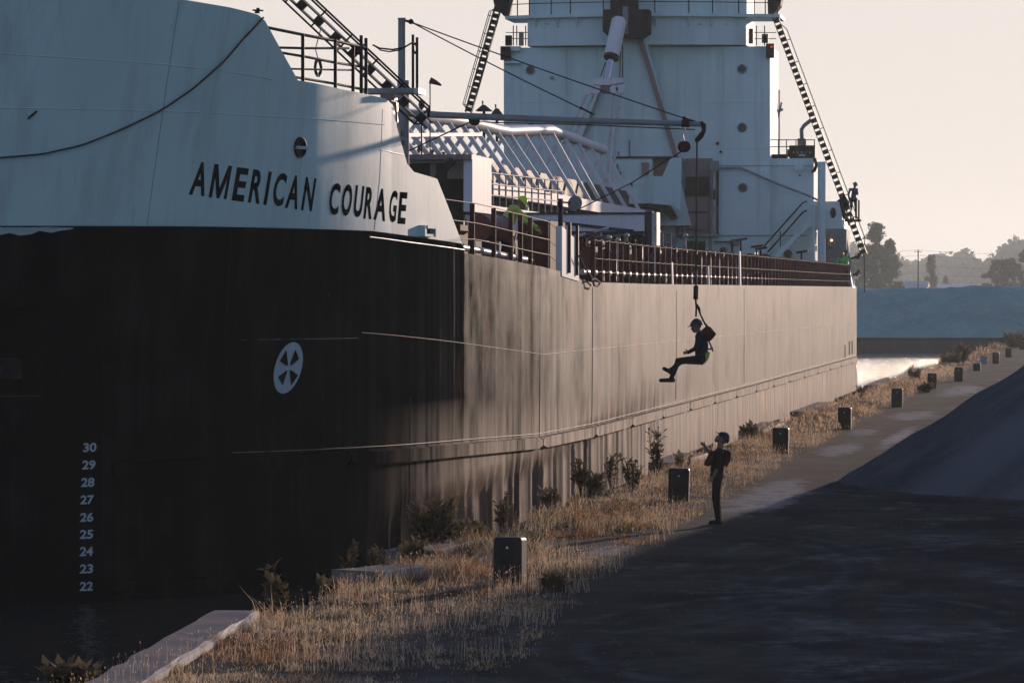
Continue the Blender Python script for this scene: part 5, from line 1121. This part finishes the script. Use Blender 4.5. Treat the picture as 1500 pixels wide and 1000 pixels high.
# man on the ladder platform at the stern
YL = HY - .3; lp = at_Y(1250, 321, YL); J = joints(.04, wide=.11)
J['el_b'] = (.20, 1.20, -.05); J['sh_b'] = (.16, 1.42, 0); J['sh_a'] = (-.16, 1.42, 0); J['wr_b'] = (.08, 1.40, -.14); J['el_a'] = (-.24, 1.16, 0); J['wr_a'] = (-.20, .92, -.06)
J['hip_a'] = (-.09, .94, 0); J['hip_b'] = (.09, .94, 0); J['knee_a'] = (-.11, .5, -.02); J['knee_b'] = (.12, .5, -.02); J['ankle_a'] = (-.12, .1, 0); J['ankle_b'] = (.13, .1, 0); J['toe_a'] = (-.14, .045, -.16); J['toe_b'] = (.15, .045, -.16); J['head'] = (.08, 1.63, -.03)
crew('man in blue jacket and dark trousers standing on the ladder platform at the stern', lp, J, ['skin', 'blue_cloth', 'black_cloth', 'boots'], 'brown_helmet', .016, (.35, -.25, -.9))
pl = part('ladder_platform', SH); bx(1237, 321.2, 1261, 324.5, YL - .5, 1.0, 'platform_floor', 'dark', pl)
p, q_ = at_Y(1258, 322, YL + .3), at_Y(1258, 293, YL + .3); b = MB(); b.tube([p, V(p[0], p[1], q_[2])], .05, 6); b.build('platform_post', 'fender', pl)
b = MB(); b.bar(at_Y(1234, 300, YL + .5), at_Y(1245, 330, YL + .5), .15, .4, (0, 1, 0)); b.prism([at_Y(x, y, YL - .2) for x, y in ((1226, 294), (1238, 286), (1244, 296), (1238, 322), (1232, 318))], (0, .4, 0)); b.build('platform_bracket', 'dark', pl)
rope('boarding_rope', 'thin rope hanging from the foot of the stern ladder', [at_Y(1266, 373, HY - 1), at_Y(1266.5, 428, HY - 1)], .025)
# two crewmen at the stern rail
for px, dY, jm, hm_, lab in ((1233, 0, 'hivis_green', 'red_helmet', 'crewman in bright green jacket and red helmet standing at the stern rail'), (1239, 1.3, 'hivis_green', 'green_helmet', 'crewman in dark green helmet standing behind the one in red helmet')):
    c = at_Y(px, 400, HY + 6 + dY); c[2] = DZ - .05 + (.12 if dY else 0); J = joints(0)
    for s2, z in (('a', -1), ('b', 1)):
        J['sh_' + s2] = (z * .17, 1.42, 0); J['el_' + s2] = (z * .26, 1.15, -.05); J['wr_' + s2] = (z * .18, 1.02, -.26); J['hip_' + s2] = (z * .09, .94, 0); J['knee_' + s2] = (z * .1, .5, -.02); J['ankle_' + s2] = (z * .11, .1, 0); J['toe_' + s2] = (z * .12, .045, -.16)
    crew(lab, c, J, ['skin', jm, 'black_cloth', 'boots'], hm_, .018, (.3, -.15, -.9))

# ------------------------------------------------------------------ bollards
bo = thing('bollard', 'x', 'bollard', (0, 0, 0), 'black mooring bollards along the quay')
bm = bmesh.new(); bmesh.ops.create_cube(bm, size=1); bmesh.ops.scale(bm, vec=(.44, .44, .86), verts=bm.verts); bmesh.ops.translate(bm, vec=(0, 0, .33), verts=bm.verts)
bmesh.ops.bevel(bm, geom=[e for e in bm.edges], offset=.05, segments=4, profile=.5, affect='EDGES'); me = bpy.data.meshes.new('post'); bm.to_mesh(me); bm.free(); me.materials.append(M['bollard']); link('post', me, bo)
b = MB(); b.box((-.165, -.165, .7585), (.165, .165, .763)); b.build('cap_plate', 'bollard_top', bo)
b = MB(); b.tube([(0, -.215, .60), (0, -.228, .60)], .020, 10); b.build('lifting_eye', 'mark', bo)
BL = [(747, 857, 1.0, 'nearest and largest black bollard in the tall grass at the yard edge'), (994, 736, 1.0, 'black bollard standing beside the man on the quay'), (1143.5, 665, 1.0, 'black bollard just beyond the pale dust patch'),
      (1237, 629, 1.0, 'black bollard by the end of the hull, before the open water'), (1314, 596, 1.0, 'black bollard in front of the open water, nearest the hull corner of those'), (1365, 569, 1.0, 'black bollard behind the yellow flowering weeds'), (1404, 558.5, 1.0, 'tall narrow black bollard by the bushy shrub on the quay edge'),
      (1431, 543, .62, 'low dark bollard sunk in the grass past the shrub'), (1441, 533.5, .8, 'pale grey bollard among the dark ones'), (1459, 532.5, 1.0, 'dark bollard beside the pale grey one'), (1477, 523, .85, 'dark bollard near the far end of the quay'), (1497, 512, .6, 'last low bollard at the far end of the quay')]
for i, (px, yb, sz, lab) in enumerate(BL):
    o = bo if i == 0 else copy_tree(bo); p = at_z(px, yb, 0.0); o.location = (p[0], p[1], -.02); o.scale = (1, 1, sz); o.rotation_euler = (rng.normal(0, .012), rng.normal(0, .012), TH * 0 + rng.normal(0, .05)); o['label'] = lab
    if px == 1441:
        for ch in o.children:
            if ch.name.startswith('post'): ch.data = ch.data.copy(); ch.data.materials[0] = M['grey']

# ------------------------------------------------------------------ grass and weeds
def blades(n, ylo, yhi, hlo, hhi, wd, heads=0.0, clump=.55, xpad=.25, green=0.25, near_edge=False, seed=0, water=False):
    r = np.random.default_rng(100 + seed); m = int(n * 3.6)
    Y = ylo + (yhi - ylo) * r.random(m); ex = edge_x(Y); x0 = QX - .05
    X = x0 + (ex + xpad - x0) * r.random(m)
    e = (ex + .25 * (fbm(Y * .6, Y * 0 + seed) - .5) * 4 - X)
    den = fbm(X * 1.1 + 3, Y * .55 + 7)
    keep = (r.random(m) < np.clip((den - .30) * 2.2, .06, 1) * np.clip((e + .2) / .9, 0.03, 1)) if not near_edge else (r.random(m) < np.clip(1 - np.abs(e - .15) / .7, 0, 1) * np.clip((den - .3) * 2, .1, 1))
    keep &= ~((Y > 84) & (Y < 92) & (X < QX + .35 + .15 * np.sin(Y * 3)))
    if water: keep = (r.random(m) < np.clip(1.15 - (X - QX) / 1.5, 0, 1)) & (fbm(X * .3 + 5, Y * .22 + 9) > .46)
    pa, pb = at_z(150, 1034, .1), at_z(381, 893, .1); keep &= ~((Y < pb[1] + .1) & (X < pa[0] + (pb[0] - pa[0]) * (Y - pa[1]) / (pb[1] - pa[1]) + .03))
    patch = fbm(X * .55 + 40, Y * .20 + seed * 0); keep &= r.random(len(X)) < np.clip((patch - .36) * 7, .14, 1)
    X, Y, e, den = [a[keep][:n] for a in (X, Y, e, den)]; m = len(X)
    tall = np.clip((fbm(X * .35 + 11, Y * .16 + 3) - .42) * 4, .45, 1.7)
    hh = (hlo + (hhi - hlo) * r.random(m) ** 1.6) * np.clip(.45 + .9 * den, .4, 1.3) * np.clip(.35 + e * .6, .3, 1.15) * (1 if water else tall)
    clump = fbm(X * 3.2 + 21, Y * 1.3 + 2, 3); hh = hh * np.clip((clump - .25) * 2.6, .25, 1.35)
    a = r.random(m) * 2 * PI; ln = r.normal(.0, .50, m); l2 = r.normal(-.10, .35, m)
    z0 = gz(X, Y) - .02
    dx, dy = np.cos(a) * wd / 2, np.sin(a) * wd / 2
    mx, my = X + ln * hh * .35, Y + l2 * hh * .35; tx, ty = X + ln * hh, Y + l2 * hh
    v = np.empty((m, 5, 3)); v[:, 0] = np.stack([X - dx, Y - dy, z0], -1); v[:, 1] = np.stack([X + dx, Y + dy, z0], -1)
    v[:, 2] = np.stack([mx + dx * .8, my + dy * .8, z0 + hh * .58], -1); v[:, 3] = np.stack([mx - dx * .8, my - dy * .8, z0 + hh * .58], -1); v[:, 4] = np.stack([tx, ty, z0 + hh], -1)
    straw = np.array([.72, .54, .35]); gold = np.array([.62, .40, .22]); grn = np.array([.085, .105, .032]); pale = np.array([.60, .46, .30]); brn = np.array([.20, .11, .055])
    g = np.clip(green + (fbm(X * .7 + 90, Y * .35) - .5) * 2.2 + np.clip(1 - e, 0, 1) * .35, 0, 1)
    u = r.random(m); c = np.where((u < g)[:, None], grn, np.where((r.random(m) < .45)[:, None], straw, gold)); pz = fbm(X * 1.0 + 33, Y * .5 + 11) + r.normal(0, .05, m); c = np.where((pz > .56)[:, None] & (u > g)[:, None], straw, c); c = np.where((pz < .43)[:, None] & (r.random(m) < .75)[:, None], np.array([.33, .17, .085]), c)
    c = np.where((r.random(m) < .14)[:, None], brn, c); c = np.where((clump < .40)[:, None] & (r.random(m) < .6)[:, None], np.array([.07, .055, .03]), c); c = c * (.65 + .6 * r.random(m))[:, None]
    c = np.where((r.random(m) < .03 + heads)[:, None], pale, c)
    tint = np.repeat(c[:, None, :], 5, 1)
    i = np.arange(m) * 5; q = np.stack([i, i + 1, i + 2, i + 3], -1); t = np.stack([i + 3, i + 2, i + 4], -1)
    return v.reshape(-1, 3), q, t, tint.reshape(-1, 3)
def seedheads(n, ylo, yhi, hlo, hhi, s0, seed):
    r = np.random.default_rng(500 + seed); m = n; Y = ylo + (yhi - ylo) * r.random(m); ex = edge_x(Y); X = QX + (ex + .0 - QX) * r.random(m)
    k = r.random(m) < np.clip((fbm(X * .9 + 60, Y * .45) - .42) * 5, 0, 1); X, Y = X[k], Y[k]; m = len(X)
    h = hlo + (hhi - hlo) * r.random(m); a = r.random(m) * PI; dx, dy = np.cos(a), np.sin(a); z = gz(X, Y) + h; L = s0 * (1.5 + 2 * r.random(m)); lx = r.normal(0, .4, m) * L
    w_ = s0 * (.5 + .5 * r.random(m))
    v = np.empty((m, 4, 3)); v[:, 0] = np.stack([X, Y, z - L], -1); v[:, 1] = np.stack([X + dx * w_ + lx * .5, Y + dy * w_, z], -1); v[:, 2] = np.stack([X + lx, Y, z + L], -1); v[:, 3] = np.stack([X - dx * w_ + lx * .5, Y - dy * w_, z], -1)
    c = np.array([.72, .52, .33]) * (.7 + .5 * r.random(m))[:, None]; i = np.arange(m) * 7
    g0 = gz(X, Y) - .01; ox = r.normal(0, .03, m); st = np.stack([np.stack([X + ox - .0025, Y, g0], -1), np.stack([X + ox + .0025, Y, g0], -1), np.stack([X, Y, z - L * .8], -1)], 1); v = np.concatenate([v, st], 1)
    return v.reshape(-1, 3), np.stack([i, i + 1, i + 2, i + 3], -1), np.stack([i + 4, i + 5, i + 6], -1), np.repeat(c[:, None, :], 7, 1).reshape(-1, 3)
sets = [blades(15000, 66, 130, .12, .42, .011, .04, seed=11, water=True, green=.3), blades(9000, 130, 262, .10, .36, .022, .04, seed=12, water=True, green=.25), blades(80000, 52, 84, .07, .32, .009, .05, seed=1), blades(60000, 84, 125, .07, .32, .012, .05, seed=2), blades(26000, 125, 200, .08, .30, .020, .04, seed=3, green=.2), blades(14000, 200, 330, .08, .30, .045, .05, seed=4, green=.2), blades(5000, 330, 482, .1, .35, .09, .05, seed=5, green=.3),
        blades(16000, 52, 100, .05, .16, .012, .0, seed=6, green=.75, near_edge=True), blades(9000, 100, 200, .05, .16, .018, .0, seed=7, green=.6, near_edge=True),
        seedheads(9000, 52, 100, .10, .34, .007, 1), seedheads(8000, 100, 160, .10, .32, .010, 2), seedheads(8000, 160, 330, .1, .32, .024, 3)]
vs, qs, tr, tc, n = [], [], [], [], 0
for v, q, t, c in sets: vs.append(v); qs.append(q + n); tr.append(t + n); tc.append(c); n += len(v)
me = np_mesh('grass', np.concatenate(vs), np.concatenate(qs), np.concatenate(tr), np.concatenate(tc)); me.materials.append(M['grass']); link('grass', me, kind='stuff')
r = np.random.default_rng(31); m = 9000; Y = 54 + 120 * r.random(m) ** 1.3; X = edge_x(Y) - .8 + 9 * r.random(m) ** 1.5; z = gz(X, Y); k_ = .006 + .022 * r.random(m) ** 4
o_ = r.normal(size=(m, 4, 3)); o_ /= np.linalg.norm(o_, axis=2)[:, :, None]; v = np.stack([X, Y, z], -1)[:, None, :] + o_ * k_[:, None, None] * np.array([1, 1, .7]); i = np.arange(m) * 4
me = np_mesh('gravel', v.reshape(-1, 3), None, np.concatenate([np.stack([i, i + 1, i + 2], -1), np.stack([i, i + 2, i + 3], -1), np.stack([i, i + 3, i + 1], -1), np.stack([i + 1, i + 3, i + 2], -1)])); me.materials.append(M['concrete']); link('gravel', me, kind='stuff')
def weed(px, yb, hpx, spread, nst, lab, leaf=.035, seed=0, group='weeds growing along the quay edge', z=0.0, dens=1.0, cols=('weed', 'bark')):
    r = random.Random(seed + 900); p = at_z(px, yb, z); s = scale_at(p); hgt = hpx / s; root = thing('weed', lab, 'plant', tuple(p), group); st, lf = MB(), MB()
    for i in range(nst):
        a = r.random() * 2 * PI; rad = spread * r.random() ** .7; h = hgt * r.uniform(.55, 1.0) if i else hgt; b0 = p + V(math.cos(a) * rad * .3, math.sin(a) * rad * .3, -.05); b1 = p + V(math.cos(a) * rad + r.gauss(0, .10 * h), math.sin(a) * rad + r.gauss(0, .08 * h), h)
        mid_ = (b0 + b1) / 2 + V(r.gauss(0, .04), r.gauss(0, .04), 0); st.tube([b0, mid_, b1], [.016, .012, .006], 4)
        for k in range(int(44 * dens)):
            f = r.uniform(.25, 1.0) ** .8; c = b0 + (b1 - b0) * f + (mid_ - (b0 + b1) / 2) * (1 - abs(2 * f - 1)); w_ = r.random() * 2 * PI; L = leaf * 1.9 * r.uniform(.7, 1.9) * r.choice((.6, .8, 1.1)); d = V(math.cos(w_), math.sin(w_), r.uniform(-.3, 1.3)); sd_ = V(-math.sin(w_), math.cos(w_), r.uniform(-.4, .4)) * L * .35
            c = c + d * L * r.uniform(0, .5); lf.add([c, c + d * L * .5 + sd_, c + d * L, c + d * L * .5 - sd_], [(0, 1, 2, 3)])
    st.build('stem', cols[1], root); lf.build('foliage', cols[0], root)
W_L = [(640, 812, 52, .42, 16, 'broad dark leafy weed bush on the quay edge before the short cap block', .05), (403, 892, 42, .12, 4, 'lone upright weed beside the end of the near cap block', .03), (512, 850, 42, .10, 3, 'thin bare weed stalks before the dark hull', .018), (735, 785, 44, .12, 4, 'spindly weed behind the nearest bollard', .03),
       (560, 838, 26, .2, 5, 'low weed stalks beside the short cap block', .02), (850, 722, 32, .10, 4, 'small dark weed against the lit hull', .04), (868, 722, 16, .14, 5, 'squat weed next to the small dark one', .04), (897, 718, 34, .08, 3, 'narrow weed spike midway to the second bollard', .03), (925, 722, 36, .24, 8, 'clump of weeds before the standing bollard', .03),
       (962, 700, 50, .10, 5, 'tallest weed spike right next to the bollard by the man', .035), (808, 866, 12, .18, 5, 'low green tuft at the edge of the yard', .04), (1260, 583, 16, .12, 3, 'single weed at the corner of the hull and the water', .05), (1340, 560, 20, .3, 6, 'dark round weed on the quay edge between two bollards', .06), (1355, 575, 12, .6, 14, 'yellow flowering weeds at the foot of a bollard', .05),
       (1408, 536, 30, .5, 8, 'tall shrub at the quay edge over the bright water', .12), (1395, 538, 10, .9, 12, 'low spreading shrub on the quay edge over the water', .12), (1486, 510, 18, 1.0, 12, 'green shrub near the far end of the quay', .15), (100, 1003, 14, .3, 6, 'reddish weed in the corner by the water', .04)]
W_L = [(a, b_, hp * (1.45 if a < 1200 else .85), sp * (1.15 if a < 1200 else .7), ns + 3, lb, lf * 1.15) for a, b_, hp, sp, ns, lb, lf in W_L]
W_L += [(608, 826, 30, .25, 9, 'ragged low bush just left of the broad dark weed bush', .04), (668, 806, 40, .22, 8, 'ragged bush between the broad weed bush and the nearest bollard', .045), (700, 796, 26, .2, 6, 'small bush close to the nearest bollard on its water side', .04),
        (806, 742, 22, .2, 6, 'low weed tuft at the hull side, first beyond the nearest bollard', .04), (1000, 690, 22, .2, 5, 'weed clump tucked behind the bollard beside the man', .04), (1100, 642, 20, .3, 6, 'weed clump on the quay edge right of the standing man', .05), (478, 868, 22, .3, 7, 'low weed clump among the grass at the water edge, left of the bare stalks', .03)]
for i, (px, yb, hp, sp, ns, lab, lf) in enumerate(W_L): weed(px, yb, hp, sp, ns, lab, lf, i)

# ------------------------------------------------------------------ far bank
fw_ = thing('far_quay_wall', 'dark quay wall across the water under the blue stockpile', 'quay wall', (0, 483.5, -1))
b = MB(); b.box((-260, 483.2, -2), (-8.4, 484.2, .25)); b.build('wall_face', 'farwall', fw_)
b = MB(); b.box((-260, 482.9, .25), (-8.4, 484.4, .52)); b.build('wall_cap', 'dark', fw_)
for i, x in enumerate(np.arange(-27, -8.5, 1.3)):
    b = MB(); b.box((x, 482.95, -1.5), (x + .8, 483.2, .1)); b.build('wall_panel', 'farwall', fw_)
cn = []
for i in range(52):
    x = -95 + i * 2.6 + rng.normal(0, .8); cn.append((x, 506 + rng.normal(0, 1.5), 13 + rng.random() * 3, 5.3 + rng.random() * .45))
for i in range(14): cn.append((-36 + i * 4.2 + rng.normal(0, 1), 497 + rng.normal(0, 1), 7, 2.2 + rng.random() * 1.6))
heap('stockpile', cn, 'long blue grey stockpile on the far bank behind the water', 'fargravel', .6, .95, base=.3, seed=50)
def tree(lab, px, Y, top_py, wpx, name='tree', shape='round', nleaf=2600, group=None, seed=0, base_z=.3, leafs=.5):
    Y *= 1.7; leafs *= .95; nleaf = int(nleaf * 1.9)
    r = np.random.default_rng(1000 + seed); s = scale_at(V(0, Y, 0)); c = at_Y(px, 434, Y); x = c[0]; top = at_Y(px, top_py, Y)[2]; hgt = top - base_z; wd = wpx / s
    root = thing(name, lab, 'tree', (x, Y, base_z), group); b = MB(); b.tube([(x, Y, base_z - .5), (x + .2, Y, base_z + hgt * .5), (x, Y, top - hgt * .1)], [hgt * .022, hgt * .014, .04], 7)
    cl = []
    nb = 80 if shape != 'round' else 90
    for i in range(nb):
        f = r.random() ** .9; zz = base_z + hgt * (.12 + .86 * f)
        if shape == 'spire': rad = wd / 2 * np.clip(1.15 - f * 1.05, .1, 1) * (.75 + .5 * r.random())
        else: rad = wd / 2 * math.sqrt(max(.05, 1 - (2 * (.12 + .86 * f) - 1.0) ** 2)) * (.7 + .5 * r.random())
        a = r.random() * 2 * PI; q = rad * r.random() ** .5; p = np.array([x + math.cos(a) * q, Y + math.sin(a) * q, zz]); cl.append((p, hgt * r.uniform(.03, .075)))
        if i % 3 == 0: b.tube([(x, Y, zz - hgt * .12), tuple(p)], [hgt * .008, .03], 5)
    b.build('trunk', 'bark', root)
    k = r.integers(0, len(cl), nleaf); P = np.array([cl[i][0] for i in k]); R_ = np.array([cl[i][1] for i in k]); d = r.normal(size=(nleaf, 3)); d /= np.linalg.norm(d, axis=1)[:, None]; P = P + d * (R_ * r.random(nleaf) ** .4)[:, None] * np.array([1.1, 1.1, .8])
    P[:, 2] = np.maximum(P[:, 2], base_z + .2)
    u = r.normal(size=(nleaf, 3)); u /= np.linalg.norm(u, axis=1)[:, None]; w_ = np.cross(u, r.normal(size=(nleaf, 3))); w_ /= np.linalg.norm(w_, axis=1)[:, None]; L = leafs * (.5 + r.random(nleaf))[:, None]
    v = np.stack([P - u * L * .5, P + w_ * L * .3, P + u * L * .5, P - w_ * L * .3], 1).reshape(-1, 3); i = np.arange(nleaf) * 4
    me = np_mesh('crown', v - np.array(root.location), np.stack([i, i + 1, i + 2, i + 3], -1)); me.materials.append(M['tree']); link('crown', me, root)
GT = 'trees behind the far stockpile'
tree('tall ragged tree rising behind the hull corner and stern ladder', 1283, 640, 325, 62, shape='spire', nleaf=5200, group=GT, seed=1, leafs=.55)
tree('narrower ragged tree leaning at the side of the tallest one', 1303, 650, 352, 48, shape='spire', nleaf=4200, group=GT, seed=2, leafs=.55)
tree('bushy tree at the foot of the tallest one, next to the hull', 1262, 660, 372, 46, nleaf=3000, group=GT, seed=3, leafs=.6)
tree('small tree standing alone between the utility pole and the pale shed', 1364, 760, 374, 24, shape='spire', nleaf=2400, group=GT, seed=4, leafs=.55)
tree('tiny young tree beside the long pale shed', 1385, 800, 404, 14, shape='spire', nleaf=900, group=GT, seed=5)
tree('broad round tree over the end of the stockpile by the road', 1470, 700, 380, 70, nleaf=5200, group=GT, seed=6, leafs=.6)
tree('broad round tree partly cut by the picture edge, above the road end', 1512, 690, 366, 80, nleaf=5200, group=GT, seed=7, leafs=.6)
tree('small bush like tree by the blue roofed shed', 1321, 780, 410, 14, nleaf=700, group=GT, seed=8)
# far wooded ridge: one mass of crowns
r = np.random.default_rng(77); v_, n = [], 0
prof = lambda px: np.interp(px, [1180, 1250, 1310, 1345, 1380, 1415, 1440, 1455, 1480, 1500, 1560, 1700], [360, 352, 372, 374, 374, 366, 380, 372, 352, 346, 340, 350])
cents, rads = [], []
for i in range(900):
    px = 1150 + r.random() * 560; Y = 2500 + r.random() * 600 + (px < 1440) * 300; s = scale_at(at_Y(px, 434, Y)); tp = at_Y(px, prof(px) + r.normal(0, 2.0) + 3, Y)[2]; f = r.random() ** .6; z = .3 + (tp - 3.5) * f
    cents.append(at_Y(px, 434, Y) * np.array([1, 1, 0]) + np.array([0, 0, z])); rads.append(r.uniform(2.6, 5.8))
cents, rads = np.array(cents), np.array(rads); k = r.integers(0, 900, 52000); d = r.normal(size=(52000, 3)); d /= np.linalg.norm(d, axis=1)[:, None]; P = cents[k] + d * (rads[k] * r.random(52000) ** .33)[:, None]
u = r.normal(size=P.shape); u /= np.linalg.norm(u, axis=1)[:, None]; w_ = np.cross(u, r.normal(size=P.shape)); w_ /= np.linalg.norm(w_, axis=1)[:, None]; L = (1.4 * (.6 + r.random(len(P))))[:, None]
v = np.stack([P - u * L, P + w_ * L * .7, P + u * L, P - w_ * L * .7], 1).reshape(-1, 3); i = np.arange(len(P)) * 4
me = np_mesh('woods', v, np.stack([i, i + 1, i + 2, i + 3], -1)); me.materials.append(M['tree']); link('woods', me, kind='stuff')
b = MB(); hx = np.linspace(1120, 1740, 80)
for a, c in zip(hx, hx[1:]):
    pa, pc = [at_Y(x_, prof(x_) + 9, 3300) for x_ in (a, c)]; b.add([(pa[0], 2600, .2), (pc[0], 2600, .2), (pc[0], 3300, pc[2]), (pa[0], 3300, pa[2]), (pc[0], 3900, .2), (pa[0], 3900, .2)], [(0, 1, 2, 3), (3, 2, 4, 5)], 0, True)
b.build('wooded_hill', 'tree', None, kind='structure')
# utility pole, sheds
up = thing('utility_pole', 'thin utility pole with wires behind the stockpile', 'utility pole', tuple(at_Y(1345, 434, 1050) * np.array([1, 1, 0])))
p = at_Y(1345, 366, 1050); b = MB(); b.tube([V(p[0], 1050, 0), p], [.18, .12], 8); b.build('pole', 'bark', up); b = MB(); b.bar(p + V(-.9, 0, -.35), p + V(.9, 0, -.35), .12, .12); b.build('cross_arm', 'bark', up)
for dy, sx in ((366, 1), (374, 1), (388, -1), (400, 1)):
    for e_ in (-1, 1):
        q = at_Y(1345 + e_ * 190, dy + 6, 1080); a = at_Y(1345, dy, 1050); b = MB(); b.tube([a + (q - a) * f - V(0, 0, 1.6 * f * (1 - f)) for f in np.linspace(0, 1, 8)], .022, 4); b.build('wire', 'wire', up)
def shed(lab, x0, x1, y0, yr, Y, wm, rm):
    a, c = at_Y(x0, y0, Y), at_Y(x1, yr, Y); o = thing('shed', lab, 'shed', ((a[0] + c[0]) / 2, Y, .3)); b = MB(); zt2 = a[2] + .0; b.box((a[0], Y, .3), (c[0], Y + 8, zt2)); b.build('wall', wm, o)
    b = MB(); b.prism([V(a[0] - .3, Y - .4, zt2), V(a[0] - .3, Y + 8.4, zt2), V(a[0] - .3, Y + 4, c[2])], (c[0] - a[0] + .6, 0, 0)); b.build('roof', rm, o)
    for f in np.linspace(.08, .85, 5): x_ = a[0] + (c[0] - a[0]) * f; b = MB(); b.box((x_, Y - .05, .6), (x_ + (c[0] - a[0]) * .07, Y + .02, zt2 - .3)); b.build('door', 'grey', o)
shed('low shed with a pale blue roof behind the stockpile', 1324, 1358, 420, 412, 1220, 'pale_wall', 'blue_roof')
shed('long low pale shed behind the small lone tree', 1374, 1434, 421, 416, 1250, 'pale_wall', 'pale_wall')

# ------------------------------------------------------------------ haze: one closed box of even air
m, n, bb = nodes_of('haze_air'); n.nodes.remove(bb); pv = N(n, 'ShaderNodeVolumePrincipled'); pv.inputs['Density'].default_value = HAZE_DENSITY; pv.inputs['Color'].default_value = (.84, .96, 1.0, 1); pv.inputs['Anisotropy'].default_value = .55
n.links.new(pv.outputs[0], n.nodes['Material Output'].inputs['Volume']); M['haze'] = m
b = MB(); b.box((-1300, -70, -3), (1300, 4200, 62)); b.build('haze', 'haze', kind='stuff')
